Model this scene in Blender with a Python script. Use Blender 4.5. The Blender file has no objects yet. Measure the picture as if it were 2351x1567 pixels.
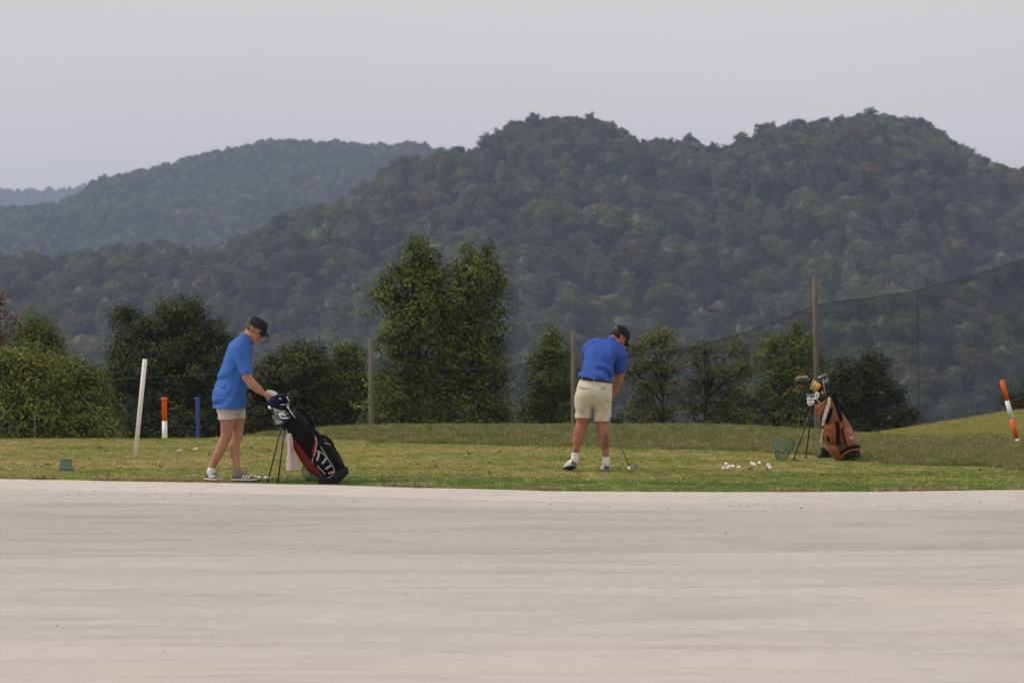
import bpy, bmesh, math, random
import numpy as np
from mathutils import Vector, Matrix, noise as mnoise

SC = bpy.context.scene
COL = SC.collection
R = math.radians

# ------------------------------------------------------------------ camera, sky, sun, exposure
F, CX, HY, CAMZ = 5800.0, 1175.5, 720.0, 1.78      # focal length and horizon in photo pixels, eye height in metres
cam_d = bpy.data.cameras.new('camera')
cam = bpy.data.objects.new('camera', cam_d)
COL.objects.link(cam)
cam.location = (0, 0, CAMZ)
cam.rotation_euler = (R(90), 0, 0)
cam_d.sensor_fit = 'HORIZONTAL'
cam_d.sensor_width = 36.0
cam_d.lens = F / 2351.0 * 36.0
cam_d.shift_y = -(783.5 - HY) / 2351.0
cam_d.clip_start = 0.5
cam_d.clip_end = 20000.0
cam_d.dof.use_dof = True
cam_d.dof.focus_distance = 27.5
cam_d.dof.aperture_fstop = 4.6
SC.camera = cam

SUN_EL, SUN_AZ = R(47), R(-84)        # azimuth from +Y (view direction) towards +X: the light comes from the left
world = bpy.data.worlds.new('World')
SC.world = world
world.use_nodes = True
wt = world.node_tree
wt.nodes.clear()
wo = wt.nodes.new('ShaderNodeOutputWorld')
wb = wt.nodes.new('ShaderNodeBackground')
wb.inputs['Strength'].default_value = 0.1
sky = wt.nodes.new('ShaderNodeTexSky')
sky.sky_type = 'NISHITA'
sky.sun_disc = False
sky.sun_elevation = SUN_EL
sky.sun_rotation = SUN_AZ
sky.air_density = 1.0
sky.dust_density = 6.0
hs = wt.nodes.new('ShaderNodeHueSaturation')
hs.inputs['Saturation'].default_value = 0.25
mixw = wt.nodes.new('ShaderNodeMix')
mixw.data_type = 'RGBA'
mixw.inputs[0].default_value = 0.93
mixw.inputs[7].default_value = (8.3, 7.7, 7.35, 1)   # even overcast layer
wt.links.new(sky.outputs[0], hs.inputs['Color'])
wt.links.new(hs.outputs[0], mixw.inputs[6])
# the cloud layer is very slightly uneven all round the sky
wtc = wt.nodes.new('ShaderNodeTexCoord')
wmp = wt.nodes.new('ShaderNodeMapping'); wmp.inputs['Scale'].default_value = (1.0, 1.0, 3.5)
wnz = wt.nodes.new('ShaderNodeTexNoise'); wnz.inputs['Scale'].default_value = 3.0; wnz.inputs['Detail'].default_value = 5.0
wrm = wt.nodes.new('ShaderNodeMapRange'); wrm.inputs[1].default_value = 0.3; wrm.inputs[2].default_value = 0.7; wrm.inputs[3].default_value = 0.955; wrm.inputs[4].default_value = 1.035
wvm = wt.nodes.new('ShaderNodeVectorMath'); wvm.operation = 'SCALE'
wt.links.new(wtc.outputs['Generated'], wmp.inputs[0]); wt.links.new(wmp.outputs[0], wnz.inputs['Vector']); wt.links.new(wnz.outputs[0], wrm.inputs[0])
wt.links.new(mixw.outputs[2], wvm.inputs[0]); wt.links.new(wrm.outputs[0], wvm.inputs['Scale'])
wt.links.new(wvm.outputs[0], wb.inputs['Color'])
wt.links.new(wb.outputs[0], wo.inputs['Surface'])

sun_d = bpy.data.lights.new('sun', 'SUN')
sun_d.energy = 2.1
sun_d.angle = R(14)
sun_d.color = (1.0, 0.94, 0.86)
sun = bpy.data.objects.new('sun', sun_d)
COL.objects.link(sun)
sdir = Vector((math.sin(SUN_AZ) * math.cos(SUN_EL), math.cos(SUN_AZ) * math.cos(SUN_EL), math.sin(SUN_EL)))
sun.rotation_euler = sdir.to_track_quat('Z', 'Y').to_euler()
sun.location = (-30, 0, 40)

vs = SC.view_settings
vs.view_transform = 'Standard'
vs.look = 'None'
vs.exposure = 0.0
vs.gamma = 1.0
vs.use_curve_mapping = False
cy = SC.cycles
cy.use_denoising = True
cy.max_bounces = 4
cy.diffuse_bounces = 2
cy.glossy_bounces = 2
cy.transmission_bounces = 3
cy.transparent_max_bounces = 12
cy.volume_bounces = 0
cy.use_adaptive_sampling = True
cy.adaptive_threshold = 0.02

# ------------------------------------------------------------------ helpers
def at(px, py, Y):
    """world point seen at photo pixel (px, py) at distance Y"""
    return Vector(((px - CX) / F * Y, Y, CAMZ - (py - HY) / F * Y))

def dist(py, z=0.0):
    return F * (CAMZ - z) / (py - HY)

def gpt(px, py, z=0.0):
    return at(px, py, dist(py, z))

def tag(o, label=None, cat=None, group=None, kind=None):
    if label: o['label'] = label
    if cat: o['category'] = cat
    if group: o['group'] = group
    if kind: o['kind'] = kind
    return o

def empty(name, loc=(0, 0, 0)):
    o = bpy.data.objects.new(name, None)
    o.empty_display_size = 0.1
    o.location = loc
    COL.objects.link(o)
    return o

def link(name, me, mat=None, parent=None, smooth=True):
    """one mesh object; its vertices are world coordinates even under a parent empty"""
    if mat is not None and not me.materials:
        me.materials.append(mat)
    if smooth:
        me.polygons.foreach_set('use_smooth', [True] * len(me.polygons))
    o = bpy.data.objects.new(name, me)
    COL.objects.link(o)
    if parent is not None:
        o.parent = parent
        # meshes made here sit at the world origin whatever they are parented to; only an empty has an offset
        if parent.type == 'EMPTY':
            o.matrix_parent_inverse = Matrix.Translation(-Vector(parent.location))
    return o

def mesh_from(name, verts, faces):
    me = bpy.data.meshes.new(name)
    me.from_pydata([tuple(v) for v in verts], [], faces)
    me.update()
    return me

def np_mesh(name, V, Fq):
    """fast mesh from numpy arrays, Fq (n,3) or (n,4)"""
    me = bpy.data.meshes.new(name)
    V = np.asarray(V, dtype=np.float32)
    Fq = np.asarray(Fq, dtype=np.int32)
    n, k = Fq.shape
    me.vertices.add(len(V))
    me.vertices.foreach_set('co', V.ravel())
    me.loops.add(n * k)
    me.loops.foreach_set('vertex_index', Fq.ravel())
    me.polygons.add(n)
    me.polygons.foreach_set('loop_start', np.arange(0, n * k, k, dtype=np.int32))
    me.polygons.foreach_set('loop_total', np.full(n, k, dtype=np.int32))
    me.update(calc_edges=True)
    me.validate()
    return me

class MB:
    """collects simple pieces of one part"""
    def __init__(self):
        self.v, self.f = [], []
    def add(self, vs_, fs_):
        b = len(self.v)
        self.v += [Vector(p) for p in vs_]
        self.f += [tuple(i + b for i in f) for f in fs_]
    def tube(self, pts, rad, seg=8, cap=True, flat=None):
        """tube along pts; rad number or list; flat=(a,b) scales the section across two axes"""
        pts = [Vector(p) for p in pts]
        n = len(pts)
        rs = rad if isinstance(rad, (list, tuple)) else [rad] * n
        t0 = (pts[1] - pts[0]).normalized()
        up = Vector((0, 1, 0)) if abs(t0.y) < 0.9 else Vector((1, 0, 0))
        vs_, fs_ = [], []
        u = t0.cross(up).normalized()
        for i, p in enumerate(pts):
            t = (pts[min(i + 1, n - 1)] - pts[max(i - 1, 0)]).normalized()
            u = (u - t * u.dot(t)).normalized()
            w = t.cross(u)
            for k in range(seg):
                a = 2 * math.pi * k / seg
                ca, sa = math.cos(a), math.sin(a)
                if flat: ca *= flat[0]; sa *= flat[1]
                vs_.append(p + (u * ca + w * sa) * rs[i])
        for i in range(n - 1):
            for k in range(seg):
                a, b = i * seg + k, i * seg + (k + 1) % seg
                fs_.append((a, b, b + seg, a + seg))
        if cap:
            fs_.append(tuple(range(seg))[::-1])
            fs_.append(tuple(range((n - 1) * seg, n * seg)))
        self.add(vs_, fs_)
        return self
    def rings(self, rings, cap=True):
        """loft over rings (lists of equal point count)"""
        seg = len(rings[0]); n = len(rings)
        vs_ = [p for r in rings for p in r]
        fs_ = []
        for i in range(n - 1):
            for k in range(seg):
                a, b = i * seg + k, i * seg + (k + 1) % seg
                fs_.append((a, b, b + seg, a + seg))
        if cap:
            fs_.append(tuple(range(seg))[::-1])
            fs_.append(tuple(range((n - 1) * seg, n * seg)))
        self.add(vs_, fs_)
        return self
    def box(self, c, sx, sy, sz, rot=None):
        vs_ = []
        for x in (-1, 1):
            for y in (-1, 1):
                for z in (-1, 1):
                    p = Vector((x * sx / 2, y * sy / 2, z * sz / 2))
                    if rot: p = rot @ p
                    vs_.append(Vector(c) + p)
        self.add(vs_, [(0, 1, 3, 2), (4, 6, 7, 5), (0, 4, 5, 1), (2, 3, 7, 6), (0, 2, 6, 4), (1, 5, 7, 3)])
        return self
    def build(self, name, mat, parent=None, smooth=True, subsurf=0, bevel=0, solid=0):
        me = mesh_from(name, self.v, self.f)
        bm = bmesh.new(); bm.from_mesh(me)
        bmesh.ops.recalc_face_normals(bm, faces=bm.faces)
        bm.to_mesh(me); bm.free()
        o = link(name, me, mat, parent, smooth)
        if solid:
            m = o.modifiers.new('s', 'SOLIDIFY'); m.thickness = solid; m.offset = 0
        if bevel:
            m = o.modifiers.new('b', 'BEVEL'); m.width = bevel; m.segments = 2; m.limit_method = 'ANGLE'
        if subsurf:
            m = o.modifiers.new('u', 'SUBSURF'); m.levels = m.render_levels = subsurf
        return o

def ell_ring(c, u, w, a, b, seg=20, pw=1.0):
    out = []
    for k in range(seg):
        t = 2 * math.pi * k / seg
        ca, sa = math.cos(t), math.sin(t)
        if pw != 1.0:
            ca = math.copysign(abs(ca) ** pw, ca); sa = math.copysign(abs(sa) ** pw, sa)
        out.append(Vector(c) + Vector(u) * (a * ca) + Vector(w) * (b * sa))
    return out

# ---- materials
class NT:
    def __init__(self, name):
        self.m = bpy.data.materials.new(name)
        self.m.use_nodes = True
        self.t = self.m.node_tree
        self.t.nodes.clear()
        self.out = self.t.nodes.new('ShaderNodeOutputMaterial')
    def n(self, typ, **kw):
        nd = self.t.nodes.new(typ)
        for k, v in kw.items():
            if k.startswith('_'):
                setattr(nd, k[1:], v)
            else:
                key = int(k[1:]) if k[0] == 'i' and k[1:].isdigit() else k.replace('__', ' ')
                if hasattr(v, 'is_output') or isinstance(v, bpy.types.NodeSocket):
                    self.t.links.new(v, nd.inputs[key])
                else:
                    nd.inputs[key].default_value = v
        return nd
    def l(self, a, b):
        self.t.links.new(a, b)
    def ramp(self, fac, stops, interp='LINEAR'):
        r = self.t.nodes.new('ShaderNodeValToRGB')
        r.color_ramp.interpolation = interp
        e = r.color_ramp.elements
        while len(e) < len(stops): e.new(0.5)
        for k, (p, c) in enumerate(stops):
            e[k].position = p
            e[k].color = (*c, 1) if len(c) == 3 else c
        self.l(fac, r.inputs[0])
        return r.outputs[0]
    def mix(self, f, a, b, blend='MIX'):
        m = self.t.nodes.new('ShaderNodeMix')
        m.data_type = 'RGBA'; m.blend_type = blend
        for idx, v in ((0, f), (6, a), (7, b)):
            if isinstance(v, bpy.types.NodeSocket): self.l(v, m.inputs[idx])
            else: m.inputs[idx].default_value = v if idx == 0 else ((*v, 1) if len(v) == 3 else v)
        return m.outputs[2]
    def noise(self, vec, scale, detail=4, rough=0.55, dist=0.0):
        nd = self.n('ShaderNodeTexNoise', Scale=scale, Detail=detail, Roughness=rough, Distortion=dist)
        if vec is not None: self.l(vec, nd.inputs['Vector'])
        return nd.outputs[0]
    def pos(self, scale=(1, 1, 1), rot=(0, 0, 0)):
        g = self.n('ShaderNodeNewGeometry')
        m = self.n('ShaderNodeMapping', Scale=scale, Rotation=rot)
        self.l(g.outputs['Position'], m.inputs['Vector'])
        return m.outputs[0]
    def bsdf(self, color, rough=0.8, spec=0.3, metallic=0.0, bump=None, bump_d=0.01, bump_s=0.5, **kw):
        b = self.n('ShaderNodeBsdfPrincipled')
        for key, v in (('Base Color', color), ('Roughness', rough), ('Specular IOR Level', spec), ('Metallic', metallic)):
            if isinstance(v, bpy.types.NodeSocket): self.l(v, b.inputs[key])
            else: b.inputs[key].default_value = (*v, 1) if key == 'Base Color' and len(v) == 3 else v
        for k, v in kw.items(): b.inputs[k.replace('__', ' ')].default_value = v
        if bump is not None:
            bn = self.n('ShaderNodeBump', Strength=bump_s, Distance=bump_d, Height=bump)
            self.l(bn.outputs[0], b.inputs['Normal'])
        self.l(b.outputs[0], self.out.inputs['Surface'])
        return b

def cloth(name, col, var=0.12, scale=60, rough=0.85, bump_d=0.002, spec=0.2, sheen=0.0):
    t = NT(name)
    p = t.pos()
    n1 = t.noise(p, 7, 3)
    n2 = t.noise(p, scale, 2)
    a = tuple(c * (1 - var) for c in col); b = tuple(min(1, c * (1 + var)) for c in col)
    c = t.mix(n1, a, b)
    t.bsdf(c, rough, spec, bump=n2, bump_d=bump_d, bump_s=0.4, Sheen__Weight=sheen)
    return t.m

def plain(name, col, rough=0.5, spec=0.4, metallic=0.0, var=0.1, scale=25):
    t = NT(name)
    n1 = t.noise(t.pos(), scale, 4)
    c = t.mix(n1, tuple(x * (1 - var) for x in col), tuple(min(1, x * (1 + var)) for x in col))
    r = t.n('ShaderNodeMapRange', i1=0.3, i2=0.7, i3=max(0, rough - 0.08), i4=min(1, rough + 0.08))
    t.l(n1, r.inputs[0])
    t.bsdf(c, r.outputs[0], spec, metallic)
    return t.m

def interp(pts):
    xs = np.array([p[0] for p in pts], float); ys = np.array([p[1] for p in pts], float)
    return lambda x: np.interp(x, xs, ys)

def sstep(a, b, x):
    t = np.clip((np.asarray(x, float) - a) / (b - a), 0, 1)
    return t * t * (3 - 2 * t)

def vnoise(x, y, s, seed=0.0):
    """smooth value noise in numpy, about -1..1"""
    x = np.asarray(x, float) / s + seed * 17.3; y = np.asarray(y, float) / s + seed * 9.1
    xi, yi = np.floor(x), np.floor(y)
    fx, fy = x - xi, y - yi
    fx = fx * fx * (3 - 2 * fx); fy = fy * fy * (3 - 2 * fy)
    def h(a, b):
        v = np.sin(a * 127.1 + b * 311.7 + seed * 74.7) * 43758.5453
        return (v - np.floor(v)) * 2 - 1
    return (h(xi, yi) * (1 - fx) + h(xi + 1, yi) * fx) * (1 - fy) + (h(xi, yi + 1) * (1 - fx) + h(xi + 1, yi + 1) * fx) * fy
# ------------------------------------------------------------------ ground, kerb and driveway
random.seed(7)
rng = np.random.default_rng(11)

_k = [gpt(px, py) for px, py in ((-1500, 1070), (-600, 1088), (0, 1100), (300, 1104), (600, 1110), (800, 1115), (1000, 1121), (1200, 1126.5),
      (1500, 1130), (1800, 1130), (2100, 1128), (2351, 1125), (2900, 1117), (3800, 1100))]
_k = [Vector((-60, 34, 0)), Vector((-25, 30.5, 0))] + _k + [Vector((25, 29.5, 0)), Vector((60, 36, 0))]
_kx = np.array([p.x for p in _k]); _ky = np.array([p.y for p in _k])
def kerb_y(x):
    x = np.asarray(x, float)
    s = 0
    for d in (-0.9, -0.45, 0, 0.45, 0.9): s = s + np.interp(x + d, _kx, _ky)
    return s / 5 + 0.012 * vnoise(x, x * 0, 0.6, 3)

def zfun(x, y):
    """height of the grass: level tee, low rough bank behind it, fall to the valley, rising bank at the right"""
    x = np.asarray(x, float); y = np.asarray(y, float)
    yc = 35.6 + 1.6 * sstep(-4.6, -2.0, x)
    bank = 0.10 * sstep(-4.4, -2.0, x) * (1 - 0.95 * sstep(2.6, 5.2, x)) * sstep(33.8, 37.0, y)
    tee = bank + 0.012 * vnoise(x, y, 1.7, 1) * sstep(29, 32, y)
    fall = -0.24 * np.maximum(y - yc, 0) * sstep(0, 2.5, y - yc)
    fall = np.maximum(fall, -9 - 0.055 * np.maximum(y - 75, 0))
    fall = np.maximum(fall, -62 - 0.0 * y)
    za = tee + fall
    t = np.clip((y - 36.5) / 11.5, 0, 1)
    crest = -0.54 + np.clip(x - 6.5, -30, 16) * 0.144
    zm = t * crest - 0.2 * np.maximum(y - 48, 0) * sstep(0, 3, y - 48) + 0.1 * (1 - t) * sstep(-4.4, -2.0, x) * (1 - 0.95 * sstep(2.6, 5.2, x))
    zm = zm + 0.03 * vnoise(x, y, 4, 5) * t
    w = sstep(1.5, 4.5, x) * sstep(36, 37.5, y)
    z = np.where(w > 0, np.maximum(za, zm) * w + za * (1 - w), za)
    return np.maximum(z, -64)

# rough band (longer grass)
_rl = [gpt(px, py) for px, py in ((540, 1000), (600, 1006), (700, 1013), (850, 1018), (1000, 1021), (1300, 1027), (1600, 1033), (1750, 1036), (1900, 1049), (2000, 1062), (2150, 1072), (2351, 1077), (2800, 1084))]
def rough_lo(x):
    return np.interp(x, [p.x for p in _rl], [p.y for p in _rl])
def rough_mask(x, y):
    x = np.asarray(x, float); y = np.asarray(y, float)
    lo = rough_lo(x) + 0.35 * vnoise(x, y, 0.8, 2) + 0.2 * vnoise(x, y, 0.25, 4)
    hi = np.where(x < 4.6, 60.0, 36.4 - 0.05 * (x - 4.6)) + 0.5 * vnoise(x, y, 0.9, 8)
    return sstep(-0.15, 0.15, y - lo) * sstep(-4.6, -3.6, x) * (1 - sstep(-0.4, 0.4, y - hi))

xs = np.unique(np.round(np.concatenate([np.linspace(-400, -20, 30), np.linspace(-20, -8, 40), np.linspace(-8, 12, 170), np.linspace(12, 24, 30), np.linspace(24, 400, 30)]), 3))
off = np.concatenate([np.arange(0, 26, 0.13), np.arange(26, 60, 1.0), np.linspace(62, 960, 60)])
X, O = np.meshgrid(xs, off)
Yg = kerb_y(X) * np.exp(-O * 0.0) + O
Zg = zfun(X, Yg)
V = np.stack([X, Yg, Zg], -1).reshape(-1, 3)
ni, nj = X.shape
ii, jj = np.meshgrid(np.arange(ni - 1), np.arange(nj - 1), indexing='ij')
a = (ii * nj + jj).ravel()
ground_me = np_mesh('ground', V, np.stack([a, a + 1, a + nj + 1, a + nj], -1))
at_ = ground_me.attributes.new('rough', 'FLOAT', 'POINT')
at_.data.foreach_set('value', rough_mask(V[:, 0], V[:, 1]).astype(np.float32))
at2 = ground_me.attributes.new('far', 'FLOAT', 'POINT')
at2.data.foreach_set('value', (sstep(52, 62, V[:, 1])).astype(np.float32))
at3 = ground_me.attributes.new('bank', 'FLOAT', 'POINT')
at3.data.foreach_set('value', (sstep(3.8, 5.2, V[:, 0]) * sstep(35.6, 36.6, V[:, 1])).astype(np.float32))

def grass_color(t, rough_sock=None, bank_sock=None):
    p = t.pos()
    ps = t.pos((0.55, 1.6, 1))
    big = t.noise(ps, 0.55, 4, 0.6, 0.4)
    mid = t.noise(t.pos((1, 2.2, 1)), 2.6, 4, 0.65)
    fine = t.noise(p, 38, 3, 0.7)
    # greener strip along the kerb side of the tee, drier towards the middle
    g = t.n('ShaderNodeNewGeometry')
    sx = t.n('ShaderNodeSeparateXYZ'); t.l(g.outputs['Position'], sx.inputs[0])
    yy = t.n('ShaderNodeMapRange', i1=25.4, i2=29.5, i3=-0.20, i4=0.10); t.l(sx.outputs[1], yy.inputs[0])
    xx = t.n('ShaderNodeMapRange', i1=-2.0, i2=-7.5, i3=0.0, i4=0.07); t.l(sx.outputs[0], xx.inputs[0])
    s1 = t.n('ShaderNodeMath', _operation='ADD', i0=big, i1=yy.outputs[0])
    s2 = t.n('ShaderNodeMath', _operation='ADD', i0=s1.outputs[0], i1=xx.outputs[0])
    m2 = t.n('ShaderNodeMath', _operation='MULTIPLY_ADD', i0=mid, i1=0.85, i2=s2.outputs[0])
    m2 = t.n('ShaderNodeMath', _operation='SUBTRACT', i0=m2.outputs[0], i1=0.15)
    base = t.ramp(m2.outputs[0], [(0.46, (0.104, 0.160, 0.045)), (0.66, (0.172, 0.222, 0.066)), (0.84, (0.270, 0.280, 0.098)), (1.0, (0.36, 0.312, 0.140))])
    spot = t.ramp(t.noise(t.pos((1, 1.6, 1)), 5.5, 3, 0.6), [(0.66, (1, 1, 1)), (0.74, (0.62, 0.5, 0.36))])
    base = t.mix(0.55, base, t.mix(1.0, base, spot, 'MULTIPLY'))
    dk = t.ramp(fine, [(0.3, (0.66, 0.68, 0.62)), (0.7, (1.28, 1.24, 1.2))])
    tee = t.mix(0.8, base, t.mix(1.0, base, dk, 'MULTIPLY'))
    if rough_sock is not None:
        rc = t.ramp(t.noise(p, 4.5, 4, 0.7), [(0.3, (0.080, 0.100, 0.036)), (0.6, (0.145, 0.155, 0.058)), (0.8, (0.24, 0.20, 0.09))])
        rc = t.mix(0.8, rc, t.mix(1.0, rc, dk, 'MULTIPLY'))
        if bank_sock is not None:
            bc = t.ramp(t.noise(t.pos((0.3, 1.2, 1)), 1.2, 4, 0.6), [(0.3, (0.165, 0.150, 0.045)), (0.7, (0.225, 0.182, 0.062))])
            tee = t.mix(bank_sock, tee, bc)
        tee = t.mix(rough_sock, tee, rc)
    return tee, fine

t = NT('grass_ground')
ra = t.n('ShaderNodeAttribute', _attribute_name='rough').outputs['Fac']
fa = t.n('ShaderNodeAttribute', _attribute_name='far').outputs['Fac']
ba = t.n('ShaderNodeAttribute', _attribute_name='bank').outputs['Fac']
gc, gf = grass_color(t, ra, ba)
gc = t.mix(fa, gc, t.ramp(t.noise(t.pos(), 0.2, 4), [(0.3, (0.03, 0.04, 0.015)), (0.7, (0.07, 0.075, 0.03))]))
t.bsdf(gc, 0.95, 0.1, bump=gf, bump_d=0.02, bump_s=0.6)
MAT_GROUND = t.m
ground = tag(link('ground', ground_me, MAT_GROUND), 'grass ground of the tee falling to the valley', kind='structure')

# ---- kerb: rolled concrete edge
def concrete(name, base, seed=0.0, streak=1.0):
    t = NT(name)
    p = t.pos((0.22, 1.0, 1), (0, 0, R(1.2)))
    mp = t.n('ShaderNodeVectorMath', _operation='ADD', i0=p, i1=(seed, seed * 2, 0))
    st = t.noise(mp.outputs[0], 1.1, 6, 0.62, 1.2)
    p2 = t.pos((0.16, 1.0, 1), (0, 0, R(-2.0)))
    wob = t.noise(t.pos((0.25, 0.25, 1)), 0.9, 2)
    wv = t.n('ShaderNodeCombineXYZ'); t.l(t.n('ShaderNodeMath', _operation='MULTIPLY', i0=wob, i1=1.1).outputs[0], wv.inputs[1])
    p2 = t.n('ShaderNodeVectorMath', _operation='ADD', i0=p2, i1=wv.outputs[0]).outputs[0]
    st2 = t.noise(p2, 3.4, 5, 0.65, 1.0)
    blot = t.noise(t.pos((0.5, 1, 1)), 0.35, 3)
    mid = t.noise(t.pos((0.6, 1, 1)), 9, 4, 0.7)
    fine = t.noise(t.pos(), 85, 3, 0.75)
    f1 = t.ramp(st, [(0.34, tuple(c * (1 - 0.10 * streak) for c in base)), (0.52, base), (0.72, tuple(min(1, c * 1.04) for c in base))])
    f2 = t.ramp(st2, [(0.33, (0.84, 0.84, 0.85)), (0.46, (0.985, 0.985, 0.985)), (0.75, (1.03, 1.03, 1.03))])
    c = t.mix(min(1, 0.6 * streak), f1, t.mix(1.0, f1, f2, 'MULTIPLY'))
    for sock, lo_, hi_ in ((blot, (0.95, 0.955, 0.97), (1.04, 1.03, 1.015)), (mid, (0.945, 0.945, 0.945), (1.05, 1.05, 1.05)), (fine, (0.89, 0.89, 0.89), (1.09, 1.09, 1.09))):
        c = t.mix(1.0, c, t.ramp(sock, [(0.3, lo_), (0.7, hi_)]), 'MULTIPLY')
    # few small stains
    sv = t.noise(t.pos((0.55, 1, 1)), 2.3, 3, 0.5)
    c = t.mix(1.0, c, t.ramp(sv, [(0.74, (1, 1, 1)), (0.79, (0.86, 0.84, 0.80))]), 'MULTIPLY')
    t.bsdf(c, 0.88, 0.25, bump=fine, bump_d=0.004, bump_s=0.5)
    return t.m
CON = [concrete('concrete_gutter', (0.455, 0.422, 0.40), 1.3, 1.0), concrete('concrete_worn', (0.395, 0.368, 0.352), 4.1, 1.5),
       concrete('concrete_middle', (0.45, 0.422, 0.405), 7.7, 1.2), concrete('concrete_near', (0.475, 0.438, 0.412), 11.9, 1.15)]
CON_K = concrete('concrete_kerb', (0.53, 0.483, 0.445), 15.0, 0.5)

PZ = -0.075
kx = np.concatenate([np.linspace(-60, -12, 30), np.linspace(-11.8, 12, 160), np.linspace(12.5, 60, 30)])
ky = kerb_y(kx)
prof = [(0.02, -0.25), (0.02, -0.006), (0.0, 0.004), (-0.06, 0.008), (-0.13, 0.004), (-0.19, -0.012), (-0.27, -0.05), (-0.33, PZ - 0.002), (-0.37, PZ - 0.004), (-0.40, -0.25)]
vs_, fs_ = [], []
for i in range(len(kx)):
    for o_, z_ in prof:
        zz = z_ + (0.003 * float(vnoise(kx[i], 0, 0.5, 6)) if z_ > -0.2 else 0)
        vs_.append((kx[i], ky[i] + o_, zz))
m_ = len(prof)
for i in range(len(kx) - 1):
    for j in range(m_ - 1):
        fs_.append((i * m_ + j, (i + 1) * m_ + j, (i + 1) * m_ + j + 1, i * m_ + j + 1))
kerb = tag(link('kerb', mesh_from('kerb', vs_, fs_), CON_K), 'low rolled concrete kerb between driveway and tee', kind='structure')

# ---- driveway: base sheet with four long poured strips lying on it, joints open between them
drive = MB()
_dx = np.linspace(-60, 60, 61)
drive.add([(x, -40, -0.2) for x in _dx] + [(x, float(kerb_y(x)) - 0.2, -0.2) for x in _dx], [(i, i + 1, i + 62, i + 61) for i in range(60)])
drive = tag(drive.build('driveway', plain('joint_filler', (0.10, 0.085, 0.075), 0.95, 0.1, var=0.3)), 'pale concrete driveway poured in long strips', kind='structure')
def seam(p0, p1):
    A, B = gpt(*p0, PZ), gpt(*p1, PZ)
    return lambda x: A.y + (B.y - A.y) * (x - A.x) / (B.x - A.x)
s1 = lambda x: kerb_y(x) - 0.41
s2 = lambda x: kerb_y(x) * 0.55 + 0.45 * 25.7 - 1.55 + 0.012 * vnoise(x, 0, 0.4, 21)
_a = seam((0, 1280), (2351, 1262)); _b = seam((0, 1357), (2351, 1341))
s3 = lambda x: _a(x) + 0.03 * vnoise(x, 0, 2.0, 22)
s4 = lambda x: _b(x) + 0.02 * vnoise(x, 0, 0.8, 23) + 0.01 * vnoise(x, 0, 0.15, 24)
s5 = lambda x: np.asarray(x, float) * 0 - 35.0
def strip(hi, lo, mat, g_hi, g_lo, dz):
    vv, ff = [], []
    for x in kx:
        yh = float(hi(x)) - g_hi; yl = float(lo(x)) + g_lo
        bev = 0.006
        vv += [(x, yh, -0.17), (x, yh, PZ + dz - bev), (x, yh - bev, PZ + dz), (x, yh * 0.66 + yl * 0.34, PZ + dz), (x, yh * 0.34 + yl * 0.66, PZ + dz), (x, yl + bev, PZ + dz), (x, yl, PZ + dz - bev), (x, yl, -0.17)]
    for i in range(len(kx) - 1):
        for j in range(7):
            ff.append((i * 8 + j, (i + 1) * 8 + j, (i + 1) * 8 + j + 1, i * 8 + j + 1))
    o = link('concrete_slab', mesh_from('concrete_slab', vv, ff), mat, drive, smooth=False)
    return o
strip(s1, s2, CON[0], 0.0, 0.006, 0.0)
strip(s2, s3, CON[1], 0.006, 0.004, -0.002)
strip(s3, s4, CON[2], 0.004, 0.022, 0.001)
strip(lambda x: s4(x) - 0.022 * sstep(-0.3, 0.5, vnoise(x, 0, 0.35, 51)) * sstep(-0.4, 0.4, vnoise(x, 0, 1.6, 52)), s5, CON[3], 0.010, 0.0, 0.003)

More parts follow.
